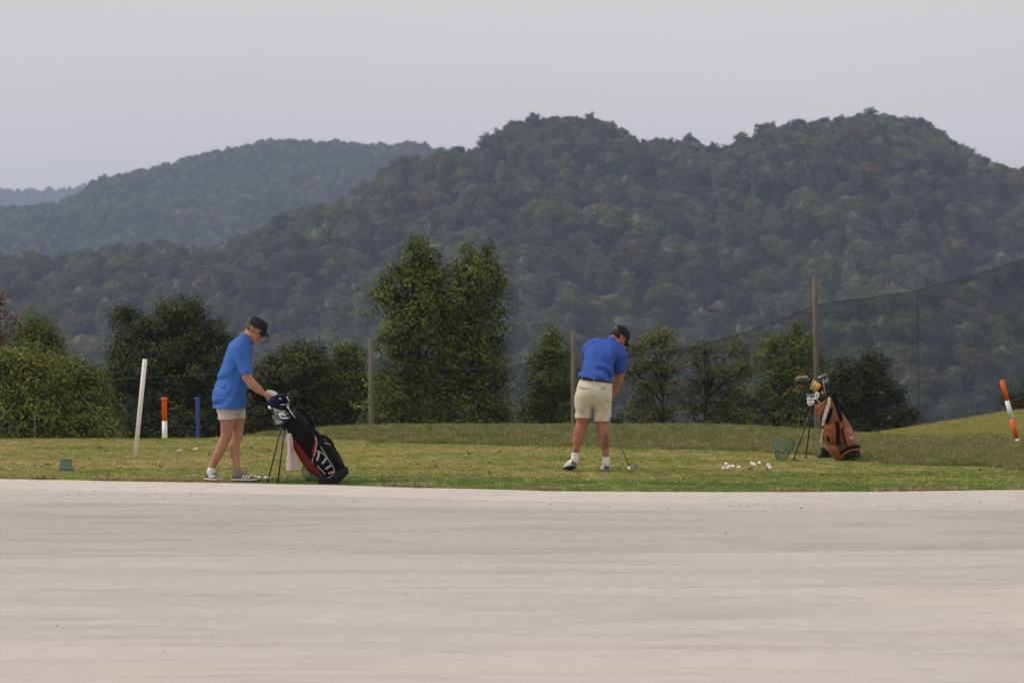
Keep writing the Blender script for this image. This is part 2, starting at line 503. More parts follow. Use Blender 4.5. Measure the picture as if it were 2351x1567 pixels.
# ------------------------------------------------------------------ scattering with geometry nodes (uncountable growth only)
def scatter(name, pts, rot, scl, idx, protos, label, mat=None):
    coll = bpy.data.collections.new(name + '_pieces')
    for k, me in enumerate(protos):
        if mat is not None and not me.materials: me.materials.append(mat)
        po = bpy.data.objects.new('%s_piece_%02d' % (name, k), me)
        coll.objects.link(po)
    me = bpy.data.meshes.new(name)
    pts = np.asarray(pts, np.float32)
    me.vertices.add(len(pts))
    me.vertices.foreach_set('co', pts.ravel())
    for nm, typ, dat, key in (('rot', 'FLOAT_VECTOR', rot, 'vector'), ('scl', 'FLOAT_VECTOR', scl, 'vector'), ('idx', 'INT', idx, 'value')):
        at_ = me.attributes.new(nm, typ, 'POINT')
        at_.data.foreach_set(key, np.asarray(dat, np.int32 if typ == 'INT' else np.float32).ravel())
    me.update()
    o = bpy.data.objects.new(name, me)
    COL.objects.link(o)
    ng = bpy.data.node_groups.new(name, 'GeometryNodeTree')
    ng.interface.new_socket('Geometry', in_out='INPUT', socket_type='NodeSocketGeometry')
    ng.interface.new_socket('Geometry', in_out='OUTPUT', socket_type='NodeSocketGeometry')
    N = ng.nodes.new
    gi, go = N('NodeGroupInput'), N('NodeGroupOutput')
    iop = N('GeometryNodeInstanceOnPoints')
    ci = N('GeometryNodeCollectionInfo')
    ci.inputs['Collection'].default_value = coll
    ci.inputs['Separate Children'].default_value = True
    ci.inputs['Reset Children'].default_value = True
    def na(nm, typ):
        q = N('GeometryNodeInputNamedAttribute'); q.data_type = typ; q.inputs[0].default_value = nm
        return q.outputs['Attribute']
    e2r = N('FunctionNodeEulerToRotation')
    L = ng.links.new
    L(na('rot', 'FLOAT_VECTOR'), e2r.inputs[0])
    m2p = N('GeometryNodeMeshToPoints')
    L(gi.outputs[0], m2p.inputs['Mesh'])
    L(m2p.outputs[0], iop.inputs['Points'])
    L(ci.outputs[0], iop.inputs['Instance'])
    iop.inputs['Pick Instance'].default_value = True
    L(na('idx', 'INT'), iop.inputs['Instance Index'])
    L(e2r.outputs[0], iop.inputs['Rotation'])
    L(na('scl', 'FLOAT_VECTOR'), iop.inputs['Scale'])
    L(iop.outputs[0], go.inputs[0])
    md = o.modifiers.new('scatter', 'NODES')
    md.node_group = ng
    tag(o, label, kind='stuff')
    return o

# ------------------------------------------------------------------ wooded hills
ridge1 = interp([(-900, 640), (-300, 610), (0, 597), (130, 585), (270, 556), (400, 556), (460, 580), (520, 555), (640, 508), (700, 475), (770, 462), (850, 412), (900, 380), (960, 352), (1030, 343),
                 (1100, 332), (1150, 292), (1200, 270), (1280, 257), (1340, 259), (1400, 276), (1440, 304), (1500, 316), (1580, 308), (1650, 330), (1720, 306), (1760, 287), (1830, 277), (1890, 268),
                 (1960, 261), (2040, 258), (2120, 276), (2170, 305), (2220, 336), (2280, 368), (2351, 392), (2600, 450), (3200, 520)])
ridge2 = interp([(-800, 520), (0, 482), (60, 480), (140, 472), (185, 448), (220, 418), (300, 402), (380, 387), (430, 372), (480, 361), (560, 341), (600, 331), (660, 326), (720, 331), (780, 331),
                 (850, 341), (900, 338), (960, 336), (1000, 350), (1100, 370), (1400, 450), (2000, 520)])
ridge3 = interp([(-900, 455), (0, 432), (60, 434), (120, 432), (190, 422), (300, 436), (500, 450), (900, 480)])

def hill_fun(ridge, Yr, tree_h, y0, z0, rough_amp, seed, back):
    def f(x, y):
        x = np.asarray(x, float); y = np.asarray(y, float)
        px = CX + x / np.maximum(y, 1) * F
        zr = CAMZ - (ridge(px) - HY) / F * Yr - tree_h
        t = np.clip((y - y0) / (Yr - y0), 0, 1)
        s = t ** 0.85 * 0.8 + sstep(0, 1, t) * 0.2
        z = z0 + (zr - z0) * s
        z = z + rough_amp * (vnoise(x, y, 95, seed) + 0.5 * vnoise(x, y, 42, seed + 1)) * np.sin(np.pi * t) ** 0.7
        z = np.where(y > Yr, zr - (y - Yr) * back, z)
        return z
    return f

def hill(name, fun, xr, yr, step, label):
    gx = np.arange(xr[0], xr[1] + step, step); gy = np.arange(yr[0], yr[1] + step, step)
    X, Y = np.meshgrid(gx, gy)
    V = np.stack([X, Y, fun(X, Y)], -1).reshape(-1, 3)
    ni, nj = X.shape
    ii, jj = np.meshgrid(np.arange(ni - 1), np.arange(nj - 1), indexing='ij')
    a = (ii * nj + jj).ravel()
    return tag(link(name, np_mesh(name, V, np.stack([a, a + 1, a + nj + 1, a + nj], -1)), MAT_FLOOR), label, kind='structure')

t = NT('forest_floor')
t.bsdf(t.ramp(t.noise(t.pos(), 0.1, 4), [(0.3, (0.022, 0.028, 0.014)), (0.7, (0.05, 0.052, 0.03))]), 0.95, 0.05)
MAT_FLOOR = t.m

def leaf_mat(name, stops, use_random=True, trans=0.3, attr='tint'):
    t = NT(name)
    if use_random:
        oi = t.n('ShaderNodeObjectInfo').outputs['Random']
        tn = t.n('ShaderNodeAttribute', _attribute_name=attr).outputs['Fac']
        c1 = t.ramp(oi, stops, 'LINEAR')
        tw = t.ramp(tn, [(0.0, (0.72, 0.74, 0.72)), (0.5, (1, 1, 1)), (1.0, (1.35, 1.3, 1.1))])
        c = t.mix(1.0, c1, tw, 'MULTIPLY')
    else:
        tn = t.n('ShaderNodeAttribute', _attribute_name=attr).outputs['Fac']
        c = t.ramp(tn, stops)
    d = t.n('ShaderNodeBsdfDiffuse', Color=c)
    tr = t.n('ShaderNodeBsdfTranslucent', Color=c)
    gl = t.n('ShaderNodeBsdfGlossy', Color=(0.5, 0.5, 0.5, 1), Roughness=0.55)
    m = t.n('ShaderNodeMixShader', Fac=trans); t.l(d.outputs[0], m.inputs[1]); t.l(tr.outputs[0], m.inputs[2])
    m2 = t.n('ShaderNodeMixShader', Fac=0.02); t.l(m.outputs[0], m2.inputs[1]); t.l(gl.outputs[0], m2.inputs[2])
    t.l(m2.outputs[0], t.out.inputs['Surface'])
    return t.m

MAT_FOREST = leaf_mat('forest_leaves', [(0.0, (0.036, 0.052, 0.026)), (0.18, (0.070, 0.098, 0.046)), (0.36, (0.122, 0.150, 0.070)), (0.52, (0.056, 0.076, 0.036)), (0.70, (0.145, 0.165, 0.078)),
                                         (0.82, (0.088, 0.100, 0.050)), (0.95, (0.150, 0.118, 0.072)), (1.0, (0.165, 0.180, 0.085))], trans=0.2)

def rand_unit(n, r):
    v = r.normal(size=(n, 3))
    return v / np.linalg.norm(v, axis=1)[:, None]

def leaf_quads(C, N, size, r, aspect=0.62, jit=0.7):
    """leaf shaped quads at centres C facing N (jittered)"""
    n = len(C)
    Nn = N + r.normal(size=(n, 3)) * jit
    Nn /= np.linalg.norm(Nn, axis=1)[:, None] + 1e-9
    A = np.cross(Nn, rand_unit(n, r)); A /= np.linalg.norm(A, axis=1)[:, None] + 1e-9
    B = np.cross(Nn, A)
    s = size[:, None] if np.ndim(size) else size
    V = np.stack([C - A * s, C - B * s * aspect + Nn * s * 0.18, C + A * s, C + B * s * aspect + Nn * s * 0.18], 1).reshape(-1, 3)
    return V, np.arange(4 * n).reshape(-1, 4)

def crown_proto(k):
    """a forest tree seen from far: lobed crown of leaf clumps over an inner mass, 1 unit = 1 metre, base at 0"""
    r = np.random.default_rng(100 + k)
    kind = k % 4
    H = (14.0, 17.0, 12.5, 15.5)[kind] * r.uniform(0.93, 1.07); W = (5.3, 4.2, 4.9, 3.6)[kind] * r.uniform(0.92, 1.1)
    Vs, Fs, T, nb = [], [], [], 0
    lobes = []
    for i in range(34):
        u = rand_unit(1, r)[0]
        u[2] = abs(u[2]) if r.random() < 0.75 else u[2]
        wz = math.sqrt(max(0.0, 1 - u[2] ** 2))
        fr = r.uniform(0.62, 0.92)
        rad = r.uniform(0.17, 0.34) * W
        lobes.append((np.array([u[0] * W * fr, u[1] * W * fr, H * 0.56 + u[2] * (H * 0.44 - rad * 0.6) * fr]), rad))
    for c, rad in lobes:
        n = int(62 * (rad / 1.2) ** 1.5)
        u = rand_unit(n, r)
        u[:, 2] = np.where(u[:, 2] < -0.3, -u[:, 2], u[:, 2])
        rr = rad * np.where(r.random(n) < 0.22, r.uniform(1.0, 1.55, n), r.uniform(0.75, 1.08, n))
        C = c + u * rr[:, None] * np.array([1, 1, 0.85])
        V, Fq = leaf_quads(C, u + np.array([0, 0, 0.3]), r.uniform(0.16, 0.42, n), r, 0.7, 0.4)
        Vs.append(V); Fs.append(Fq + nb); nb += len(V)
        T.append(np.clip(r.normal(0.5, 0.16, n) + r.normal(0, 0.12), 0, 1))
    bm = bmesh.new()
    bmesh.ops.create_icosphere(bm, subdivisions=2, radius=1.0)
    cv = np.array([v.co[:] for v in bm.verts]); cf = np.array([[v.index for v in f.verts] for f in bm.faces])
    bm.free()
    cv = cv * np.array([W * 0.66, W * 0.66, H * 0.32]) * (1 + 0.14 * np.sin(cv @ np.array([7.1, 5.3, 6.7]))[:, None]) + np.array([0, 0, H * 0.56])
    Vs.append(cv)
    V = np.concatenate(Vs)
    me = bpy.data.meshes.new('crown')
    faces = [tuple(f) for f in np.concatenate(Fs)] + [tuple(f + nb) for f in cf]
    me.from_pydata(V.tolist(), [], faces)
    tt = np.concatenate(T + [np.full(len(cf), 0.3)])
    at_ = me.attributes.new('tint', 'FLOAT', 'FACE')
    at_.data.foreach_set('value', tt.astype(np.float32))
    me.update()
    return me
CROWNS = [crown_proto(k) for k in range(9)]
for c_ in CROWNS: c_.materials.append(MAT_FOREST)

def forest(name, fun, yr, sp, pxr, label, smin, smax, seed, ridge_y=None):
    r = np.random.default_rng(seed)
    P = []
    for y in np.arange(yr[0], yr[1], sp * 0.9):
        x0, x1 = (pxr[0] - CX) / F * y, (pxr[1] - CX) / F * y
        n = int((x1 - x0) / sp)
        xx = np.linspace(x0, x1, n) + r.uniform(-0.55, 0.55, n) * sp
        yy = y + r.uniform(-0.5, 0.5, n) * sp
        P.append(np.stack([xx, yy], -1))
    nb_ = sum(len(q) for q in P)
    if ridge_y:                                     # closed canopy along the skyline
        for y in np.arange(ridge_y - 26, ridge_y + 12, sp * 0.55):
            x0, x1 = (pxr[0] - CX) / F * y, (pxr[1] - CX) / F * y
            n = int((x1 - x0) / (sp * 0.62))
            P.append(np.stack([np.linspace(x0, x1, n) + r.uniform(-0.5, 0.5, n) * sp, y + r.uniform(-0.3, 0.3, n) * sp], -1))
    P = np.concatenate(P)
    P = P[r.random(len(P)) < 0.92 + 0.10 * vnoise(P[:, 0], P[:, 1], 35, seed + 2)]
    z = fun(P[:, 0], P[:, 1]) - 1.0
    n = len(P)
    big = (smin + (smax - smin) * r.random(n) ** 1.4) * (1 + 0.15 * vnoise(P[:, 0], P[:, 1], 50, seed))
    if ridge_y: big = np.where(np.abs(P[:, 1] - ridge_y) < 45, 0.55 + 0.42 * big, big)
    scl = np.stack([big * r.uniform(0.85, 1.15, n), big * r.uniform(0.85, 1.15, n), (0.5 * big + 0.5) * r.uniform(0.84, 1.10, n)], -1)
    rot = np.stack([r.normal(0, 0.06, n), r.normal(0, 0.06, n), r.uniform(0, 6.28, n)], -1)
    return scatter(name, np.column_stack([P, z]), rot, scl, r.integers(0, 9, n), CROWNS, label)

h1 = hill_fun(ridge1, 1350.0, 13.5, 930.0, -60.0, 14.0, 1.0, 0.35)
h2 = hill_fun(ridge2, 2700.0, 9.0, 1800.0, -50.0, 22.0, 3.0, 0.35)
h3 = hill_fun(ridge3, 5000.0, 14.0, 4000.0, -40.0, 20.0, 5.0, 0.3)
hill('hill', h1, (-620, 660), (880, 1480), 16, 'near wooded hill with two rounded summits')
hill('hill', h2, (-1100, 900), (1700, 2950), 32, 'second wooded ridge behind at the left')
hill('hill', h3, (-2000, 1600), (3900, 5300), 80, 'farthest pale ridge at the left edge')
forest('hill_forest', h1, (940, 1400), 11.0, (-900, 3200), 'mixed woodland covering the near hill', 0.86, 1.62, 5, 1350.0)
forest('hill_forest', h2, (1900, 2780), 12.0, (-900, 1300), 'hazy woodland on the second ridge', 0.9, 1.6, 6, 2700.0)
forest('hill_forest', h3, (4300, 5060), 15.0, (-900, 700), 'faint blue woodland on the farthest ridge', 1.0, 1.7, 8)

# ------------------------------------------------------------------ air
haze_me = MB().box((0, 2650, 105), 6400, 6100, 390)
t = NT('haze_air')
pv = t.n('ShaderNodeVolumePrincipled', Density=0.000178, Anisotropy=0.0)
pv.inputs['Color'].default_value = (0.58, 0.71, 1.0, 1)
t.l(pv.outputs[0], t.out.inputs['Volume'])
haze = haze_me.build('haze', t.m, smooth=False)
tag(haze, 'thin bluish summer haze filling the valley', kind='stuff')
# ------------------------------------------------------------------ trees beyond the tee
def bark(name, col):
    t = NT(name)
    n1 = t.noise(t.pos((6, 6, 1)), 4, 4)
    t.bsdf(t.mix(n1, tuple(c * 0.6 for c in col), tuple(c * 1.3 for c in col)), 0.95, 0.1, bump=n1, bump_d=0.02)
    return t.m
BARK = bark('bark_grey', (0.075, 0.065, 0.055))
LEAF = {
 'dark': leaf_mat('leaves_dark', [(0.0, (0.032, 0.045, 0.017)), (0.55, (0.061, 0.077, 0.024)), (0.85, (0.101, 0.106, 0.030)), (1.0, (0.180, 0.128, 0.045))], False, 0.15),
 'green': leaf_mat('leaves_green', [(0.0, (0.057, 0.085, 0.023)), (0.55, (0.119, 0.158, 0.036)), (0.85, (0.195, 0.213, 0.047)), (1.0, (0.307, 0.243, 0.054))], False, 0.2),
 'yellow': leaf_mat('leaves_yellow_green', [(0.0, (0.072, 0.098, 0.023)), (0.5, (0.146, 0.183, 0.036)), (0.8, (0.233, 0.247, 0.050)), (1.0, (0.312, 0.242, 0.062))], False, 0.2),
 'olive': leaf_mat('leaves_olive', [(0.0, (0.081, 0.096, 0.036)), (0.5, (0.142, 0.158, 0.050)), (0.85, (0.250, 0.216, 0.064)), (1.0, (0.332, 0.225, 0.085))], False, 0.2),
 'red': leaf_mat('leaves_red', [(0.0, (0.099, 0.033, 0.020)), (0.6, (0.176, 0.050, 0.028)), (1.0, (0.187, 0.088, 0.033))], False, 0.2),
}
def tree(label, cat, group, base_px, Y, lobes, leaf, size=0.052, dens=0.90, gap=0.1, trunk=0.09, seed=1, name='tree', tipy=0.0):
    r = np.random.default_rng(seed)
    bx = (base_px - CX) / F * Y
    bz = float(zfun(bx, Y)) - 0.1
    root = tag(empty(name, (bx, Y, bz)), label, cat, group)
    Vs, Fs, T, nb = [], [], [], 0
    cents = []
    for (px, py, rx, ry) in lobes:
        c = at(px, py, Y); a, b = rx / F * Y, ry / F * Y
        dep = r.uniform(-0.5, 0.5) * a
        c = np.array([c.x, Y + dep, c.z]); rad = np.array([a, a * r.uniform(0.8, 1.1), b])
        cents.append((c, rad))
        area = 4.2 * (a * a + 2 * a * b) 
        nl = int(dens * 1.05 * area / (size * size))
        ns = max(3, nl // 12)
        u = rand_unit(ns, r)
        fr = np.where(r.random(ns) < 0.14, r.uniform(1.0, 1.30, ns), r.uniform(0.35, 1.0, ns) ** 0.6) * (1 + 0.16 * np.sin(u @ np.array([5.1, 4.3, 6.1]) + seed))
        S = c + u * fr[:, None] * rad
        # holes: drop sprays by coarse noise
        nz = np.sin(S[:, 0] * 4.3 + seed) * np.sin(S[:, 2] * 4.9 + 1.3 * seed) + np.sin(S[:, 1] * 3.9 + S[:, 0] * 2.1)
        keep = nz > (-1.6 + gap * 2.2)
        S, u = S[keep], u[keep]
        ns = len(S)
        k = 12
        C = np.repeat(S, k, 0) + r.normal(size=(ns * k, 3)) * np.array([0.17, 0.17, 0.12]) * (size / 0.070)
        N = np.repeat(u * 0.9 + np.array([0, 0, 0.7]), k, 0)
        V, Fq = leaf_quads(C, N, r.uniform(0.7, 1.25, ns * k) * size, r, 0.6, 0.55)
        Vs.append(V); Fs.append(Fq + nb); nb += len(V)
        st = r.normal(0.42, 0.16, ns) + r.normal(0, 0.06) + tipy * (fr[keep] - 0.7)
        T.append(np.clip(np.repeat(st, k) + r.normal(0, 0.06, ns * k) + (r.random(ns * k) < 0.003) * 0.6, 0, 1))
    me = np_mesh('crown', np.concatenate(Vs), np.concatenate(Fs))
    at_ = me.attributes.new('tint', 'FLOAT', 'FACE')
    at_.data.foreach_set('value', np.concatenate(T).astype(np.float32))
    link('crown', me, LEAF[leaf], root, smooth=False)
    # trunk and limbs
    mb = MB()
    top = max(cents, key=lambda q: q[0][2])
    tp = Vector(top[0]); b0 = Vector((bx, Y, bz))
    pts = []
    for i in range(7):
        s = i / 6
        p = b0.lerp(tp, s) + Vector((r.normal() * 0.10, r.normal() * 0.10, 0)) * (0 if i == 0 else 1)
        p.x = b0.x + (p.x - b0.x) * (0.35 + 0.65 * s)
        pts.append(p)
    mb.tube(pts, [trunk * (1.25 - 1.08 * i / 6) for i in range(7)], 8)
    for c, rad in cents:
        c = Vector(c)
        h = max(0.12, min(0.8, (c.z - 0.6 * rad[2] - b0.z) / max(0.5, tp.z - b0.z) - 0.1))
        q = h * 6; i0 = int(q)
        s0 = pts[i0].lerp(pts[min(6, i0 + 1)], q - i0)
        mid = s0.lerp(c, 0.55) + Vector((r.normal() * 0.1, r.normal() * 0.1, 0.12))
        mb.tube([s0, mid, c], [trunk * 0.45, trunk * 0.28, trunk * 0.12], 6)
        for q in range(5):
            e = c + Vector(rand_unit(1, r)[0] * rad * 0.85)
            mb.tube([mid.lerp(c, 0.5 + 0.1 * q), c.lerp(e, 0.5) + Vector((0, 0, 0.05)), e], [trunk * 0.16, trunk * 0.11, trunk * 0.05], 4)
    mb.build('trunk', BARK, root)
    return root

def blob(cx, y0, y1, w, n, seed, ry=None):
    """n lobes filling a column of foliage from y0 (top) to y1, half width w"""
    r = np.random.default_rng(seed)
    out = []
    for i in range(n):
        s = (i + 0.5) / n
        hw = w * (0.55 + 0.45 * math.sin(math.pi * min(1, 0.25 + s * 0.75)))
        for sx in (-0.5, 0.5):
            out.append((cx + sx * hw + r.normal() * w * 0.12, y0 + (y1 - y0) * s + r.normal() * w * 0.12, hw * r.uniform(0.52, 0.68), (ry or (y1 - y0) / n * 0.85)))
    return out
G = 'trees along the edge of the tee'
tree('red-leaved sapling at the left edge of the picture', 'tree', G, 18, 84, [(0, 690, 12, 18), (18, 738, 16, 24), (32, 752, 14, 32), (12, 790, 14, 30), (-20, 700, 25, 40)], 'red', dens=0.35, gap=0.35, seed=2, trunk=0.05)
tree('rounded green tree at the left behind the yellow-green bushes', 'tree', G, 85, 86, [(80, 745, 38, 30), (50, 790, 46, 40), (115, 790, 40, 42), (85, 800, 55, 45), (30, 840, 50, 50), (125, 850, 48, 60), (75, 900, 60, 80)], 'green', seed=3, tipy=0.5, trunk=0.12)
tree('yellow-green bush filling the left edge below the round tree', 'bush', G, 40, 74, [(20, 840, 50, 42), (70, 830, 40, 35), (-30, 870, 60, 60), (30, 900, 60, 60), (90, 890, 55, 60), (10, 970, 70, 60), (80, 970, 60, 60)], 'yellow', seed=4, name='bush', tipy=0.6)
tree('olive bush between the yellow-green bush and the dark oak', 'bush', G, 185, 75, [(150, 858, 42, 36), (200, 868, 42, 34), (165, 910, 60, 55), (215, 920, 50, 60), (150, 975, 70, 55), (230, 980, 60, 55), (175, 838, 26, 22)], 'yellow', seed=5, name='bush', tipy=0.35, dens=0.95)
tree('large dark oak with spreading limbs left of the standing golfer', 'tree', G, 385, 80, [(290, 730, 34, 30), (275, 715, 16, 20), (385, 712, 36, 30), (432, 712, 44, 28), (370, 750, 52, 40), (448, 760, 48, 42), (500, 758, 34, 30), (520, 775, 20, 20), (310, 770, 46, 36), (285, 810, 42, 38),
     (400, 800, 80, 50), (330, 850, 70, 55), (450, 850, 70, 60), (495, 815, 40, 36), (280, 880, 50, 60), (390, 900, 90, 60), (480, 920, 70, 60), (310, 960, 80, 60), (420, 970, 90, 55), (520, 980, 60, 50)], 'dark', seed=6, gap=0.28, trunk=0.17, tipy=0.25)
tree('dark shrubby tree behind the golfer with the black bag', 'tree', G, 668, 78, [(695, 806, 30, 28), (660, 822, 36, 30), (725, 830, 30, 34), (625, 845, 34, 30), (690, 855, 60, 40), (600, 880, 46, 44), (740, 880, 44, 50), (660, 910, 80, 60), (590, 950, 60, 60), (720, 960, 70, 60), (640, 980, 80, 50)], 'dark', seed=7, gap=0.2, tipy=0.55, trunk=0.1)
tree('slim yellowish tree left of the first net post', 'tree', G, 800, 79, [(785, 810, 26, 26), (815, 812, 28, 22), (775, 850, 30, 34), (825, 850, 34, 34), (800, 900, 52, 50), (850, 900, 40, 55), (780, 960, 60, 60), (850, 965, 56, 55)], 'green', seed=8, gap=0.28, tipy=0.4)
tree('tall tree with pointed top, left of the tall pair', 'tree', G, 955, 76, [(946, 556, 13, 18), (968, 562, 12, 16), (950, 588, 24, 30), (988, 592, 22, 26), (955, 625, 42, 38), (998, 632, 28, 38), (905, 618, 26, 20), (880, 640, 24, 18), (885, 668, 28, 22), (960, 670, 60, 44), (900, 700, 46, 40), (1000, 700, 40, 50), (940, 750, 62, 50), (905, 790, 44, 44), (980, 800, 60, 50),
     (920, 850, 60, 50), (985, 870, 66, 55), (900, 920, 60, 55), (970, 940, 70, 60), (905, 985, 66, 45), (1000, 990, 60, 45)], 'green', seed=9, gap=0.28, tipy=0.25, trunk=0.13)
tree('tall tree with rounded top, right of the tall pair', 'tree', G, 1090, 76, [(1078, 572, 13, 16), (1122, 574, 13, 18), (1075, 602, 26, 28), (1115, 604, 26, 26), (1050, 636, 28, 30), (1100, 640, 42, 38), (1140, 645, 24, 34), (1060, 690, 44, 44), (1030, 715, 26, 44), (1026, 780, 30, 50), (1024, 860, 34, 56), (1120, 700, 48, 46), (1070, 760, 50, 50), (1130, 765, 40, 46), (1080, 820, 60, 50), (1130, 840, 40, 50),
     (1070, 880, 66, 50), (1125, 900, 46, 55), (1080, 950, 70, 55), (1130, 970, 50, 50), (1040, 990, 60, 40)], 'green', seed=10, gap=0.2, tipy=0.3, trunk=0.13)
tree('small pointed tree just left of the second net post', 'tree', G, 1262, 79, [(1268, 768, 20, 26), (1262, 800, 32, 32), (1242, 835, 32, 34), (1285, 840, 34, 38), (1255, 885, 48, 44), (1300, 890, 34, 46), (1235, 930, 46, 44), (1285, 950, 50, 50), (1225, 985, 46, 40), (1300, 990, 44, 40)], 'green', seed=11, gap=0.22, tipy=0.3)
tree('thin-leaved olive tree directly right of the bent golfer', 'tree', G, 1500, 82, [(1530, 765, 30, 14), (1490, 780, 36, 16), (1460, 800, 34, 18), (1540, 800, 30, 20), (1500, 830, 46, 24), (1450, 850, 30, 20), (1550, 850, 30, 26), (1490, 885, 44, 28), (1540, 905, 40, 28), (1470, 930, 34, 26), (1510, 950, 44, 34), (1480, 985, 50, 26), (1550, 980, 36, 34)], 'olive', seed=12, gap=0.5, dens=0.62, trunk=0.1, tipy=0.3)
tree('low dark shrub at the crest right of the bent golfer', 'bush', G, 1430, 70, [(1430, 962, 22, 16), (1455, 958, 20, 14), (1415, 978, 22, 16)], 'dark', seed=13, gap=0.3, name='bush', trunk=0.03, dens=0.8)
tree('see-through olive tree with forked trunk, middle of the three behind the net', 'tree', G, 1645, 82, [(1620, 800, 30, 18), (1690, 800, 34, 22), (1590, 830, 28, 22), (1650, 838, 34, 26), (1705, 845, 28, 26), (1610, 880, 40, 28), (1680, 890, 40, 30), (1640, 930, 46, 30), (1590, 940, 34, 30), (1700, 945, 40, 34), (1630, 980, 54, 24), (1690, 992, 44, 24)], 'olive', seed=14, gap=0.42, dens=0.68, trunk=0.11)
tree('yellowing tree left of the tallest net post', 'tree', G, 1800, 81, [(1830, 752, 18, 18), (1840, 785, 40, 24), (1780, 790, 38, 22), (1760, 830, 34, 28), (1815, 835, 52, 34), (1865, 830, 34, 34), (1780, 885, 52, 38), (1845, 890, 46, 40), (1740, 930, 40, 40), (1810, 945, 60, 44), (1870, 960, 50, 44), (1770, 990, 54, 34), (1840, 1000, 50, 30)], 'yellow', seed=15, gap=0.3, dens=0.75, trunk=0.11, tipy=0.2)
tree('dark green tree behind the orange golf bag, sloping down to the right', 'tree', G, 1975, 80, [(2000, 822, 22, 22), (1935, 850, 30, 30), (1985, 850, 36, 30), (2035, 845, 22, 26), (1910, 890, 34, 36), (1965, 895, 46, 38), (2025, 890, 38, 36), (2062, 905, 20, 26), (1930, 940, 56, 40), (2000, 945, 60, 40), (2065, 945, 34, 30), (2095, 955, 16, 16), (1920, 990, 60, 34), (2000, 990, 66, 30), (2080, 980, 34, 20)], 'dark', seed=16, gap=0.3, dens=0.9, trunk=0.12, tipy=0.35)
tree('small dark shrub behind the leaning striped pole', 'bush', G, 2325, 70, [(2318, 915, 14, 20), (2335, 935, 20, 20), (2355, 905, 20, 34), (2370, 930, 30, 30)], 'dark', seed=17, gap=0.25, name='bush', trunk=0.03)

# ------------------------------------------------------------------ driving range net: posts, cable, mesh
def wood(name, a, b):
    t = NT(name)
    n1 = t.noise(t.pos((30, 30, 1.2)), 1.5, 5, 0.6)
    c = t.ramp(n1, [(0.3, a), (0.7, b)])
    t.bsdf(c, 0.9, 0.1, bump=n1, bump_d=0.004)
    return t.m
POLE = wood('weathered_pole', (0.10, 0.090, 0.070), (0.19, 0.170, 0.132))
YN = 66.0
def post(px, top_py, w, lab, Y=YN, lean=0.0, mat=None, px_top=None):
    b = at(px, 1040, Y); tt_ = at(px_top if px_top else px, top_py, Y)
    zb = float(zfun(b.x, Y)) - 0.3
    b = Vector((b.x, Y, zb))
    mb = MB(); r_ = w / 2 / F * Y
    mb.tube([b, b.lerp(tt_, 0.35), b.lerp(tt_, 0.7), tt_ - Vector((0, 0, 0.01)), tt_], [r_ * 1.12, r_ * 1.06, r_, r_ * 0.96, r_ * 0.8], 14)
    o = mb.build('net_post', mat or POLE)
    return tag(o, lab, 'post', 'posts carrying the range net')
post(854, 776, 11.5, 'wooden net post between the standing golfer and the tall trees', px_top=852)
post(1316, 763, 10, 'wooden net post immediately left of the bent golfer', px_top=1316)
post(1879, 636, 12, 'tallest wooden net post, rising behind the orange bag', px_top=1871)
DARKM = plain('dark_steel', (0.03, 0.03, 0.032), 0.6, 0.4)
post(2113, 668, 1.7, 'thin dark pole in the net at the right', px_top=2106, mat=DARKM)
net = tag(empty('range_net', at(1316, 990, YN)), 'sagging dark driving-range net hung between the wooden posts', 'net')
spans = [[(250, 872), (420, 862), (640, 850), (852, 822)], [(853, 821), (900, 831), (960, 840), (1040, 846), (1110, 846), (1180, 838), (1250, 822), (1316, 802)],
         [(1316, 803), (1400, 812), (1480, 812), (1560, 802), (1640, 784), (1720, 760), (1800, 730), (1872, 702)], [(1874, 700), (1940, 690), (2020, 682), (2107, 667), (2190, 645), (2270, 622), (2351, 596), (2450, 560)]]
CAB = plain('net_cable', (0.085, 0.08, 0.072), 0.7, 0.2)
CABD = plain('net_rope_dark', (0.05, 0.05, 0.05), 0.8, 0.2)
t = NT('net_mesh')
d_ = t.n('ShaderNodeBsdfDiffuse', Color=(0.016, 0.017, 0.019, 1))
tr_ = t.n('ShaderNodeBsdfTransparent')
# knotted mesh, finer than a pixel here: open area decided by a procedural grid
g = t.n('ShaderNodeNewGeometry'); sp = t.n('ShaderNodeSeparateXYZ'); t.l(g.outputs['Position'], sp.inputs[0])
def grid(sock):
    m_ = t.n('ShaderNodeMath', _operation='MULTIPLY', i0=sock, i1=1 / 0.03)
    f_ = t.n('ShaderNodeMath', _operation='FRACT', i0=m_.outputs[0])
    return t.n('ShaderNodeMath', _operation='LESS_THAN', i0=f_.outputs[0], i1=0.13).outputs[0]
mx = t.n('ShaderNodeMath', _operation='MAXIMUM', i0=grid(sp.outputs[0]), i1=grid(sp.outputs[2]))
ms = t.n('ShaderNodeMixShader'); t.l(mx.outputs[0], ms.inputs[0]); t.l(tr_.outputs[0], ms.inputs[1]); t.l(d_.outputs[0], ms.inputs[2])
t.l(ms.outputs[0], t.out.inputs['Surface'])
NETM = t.m
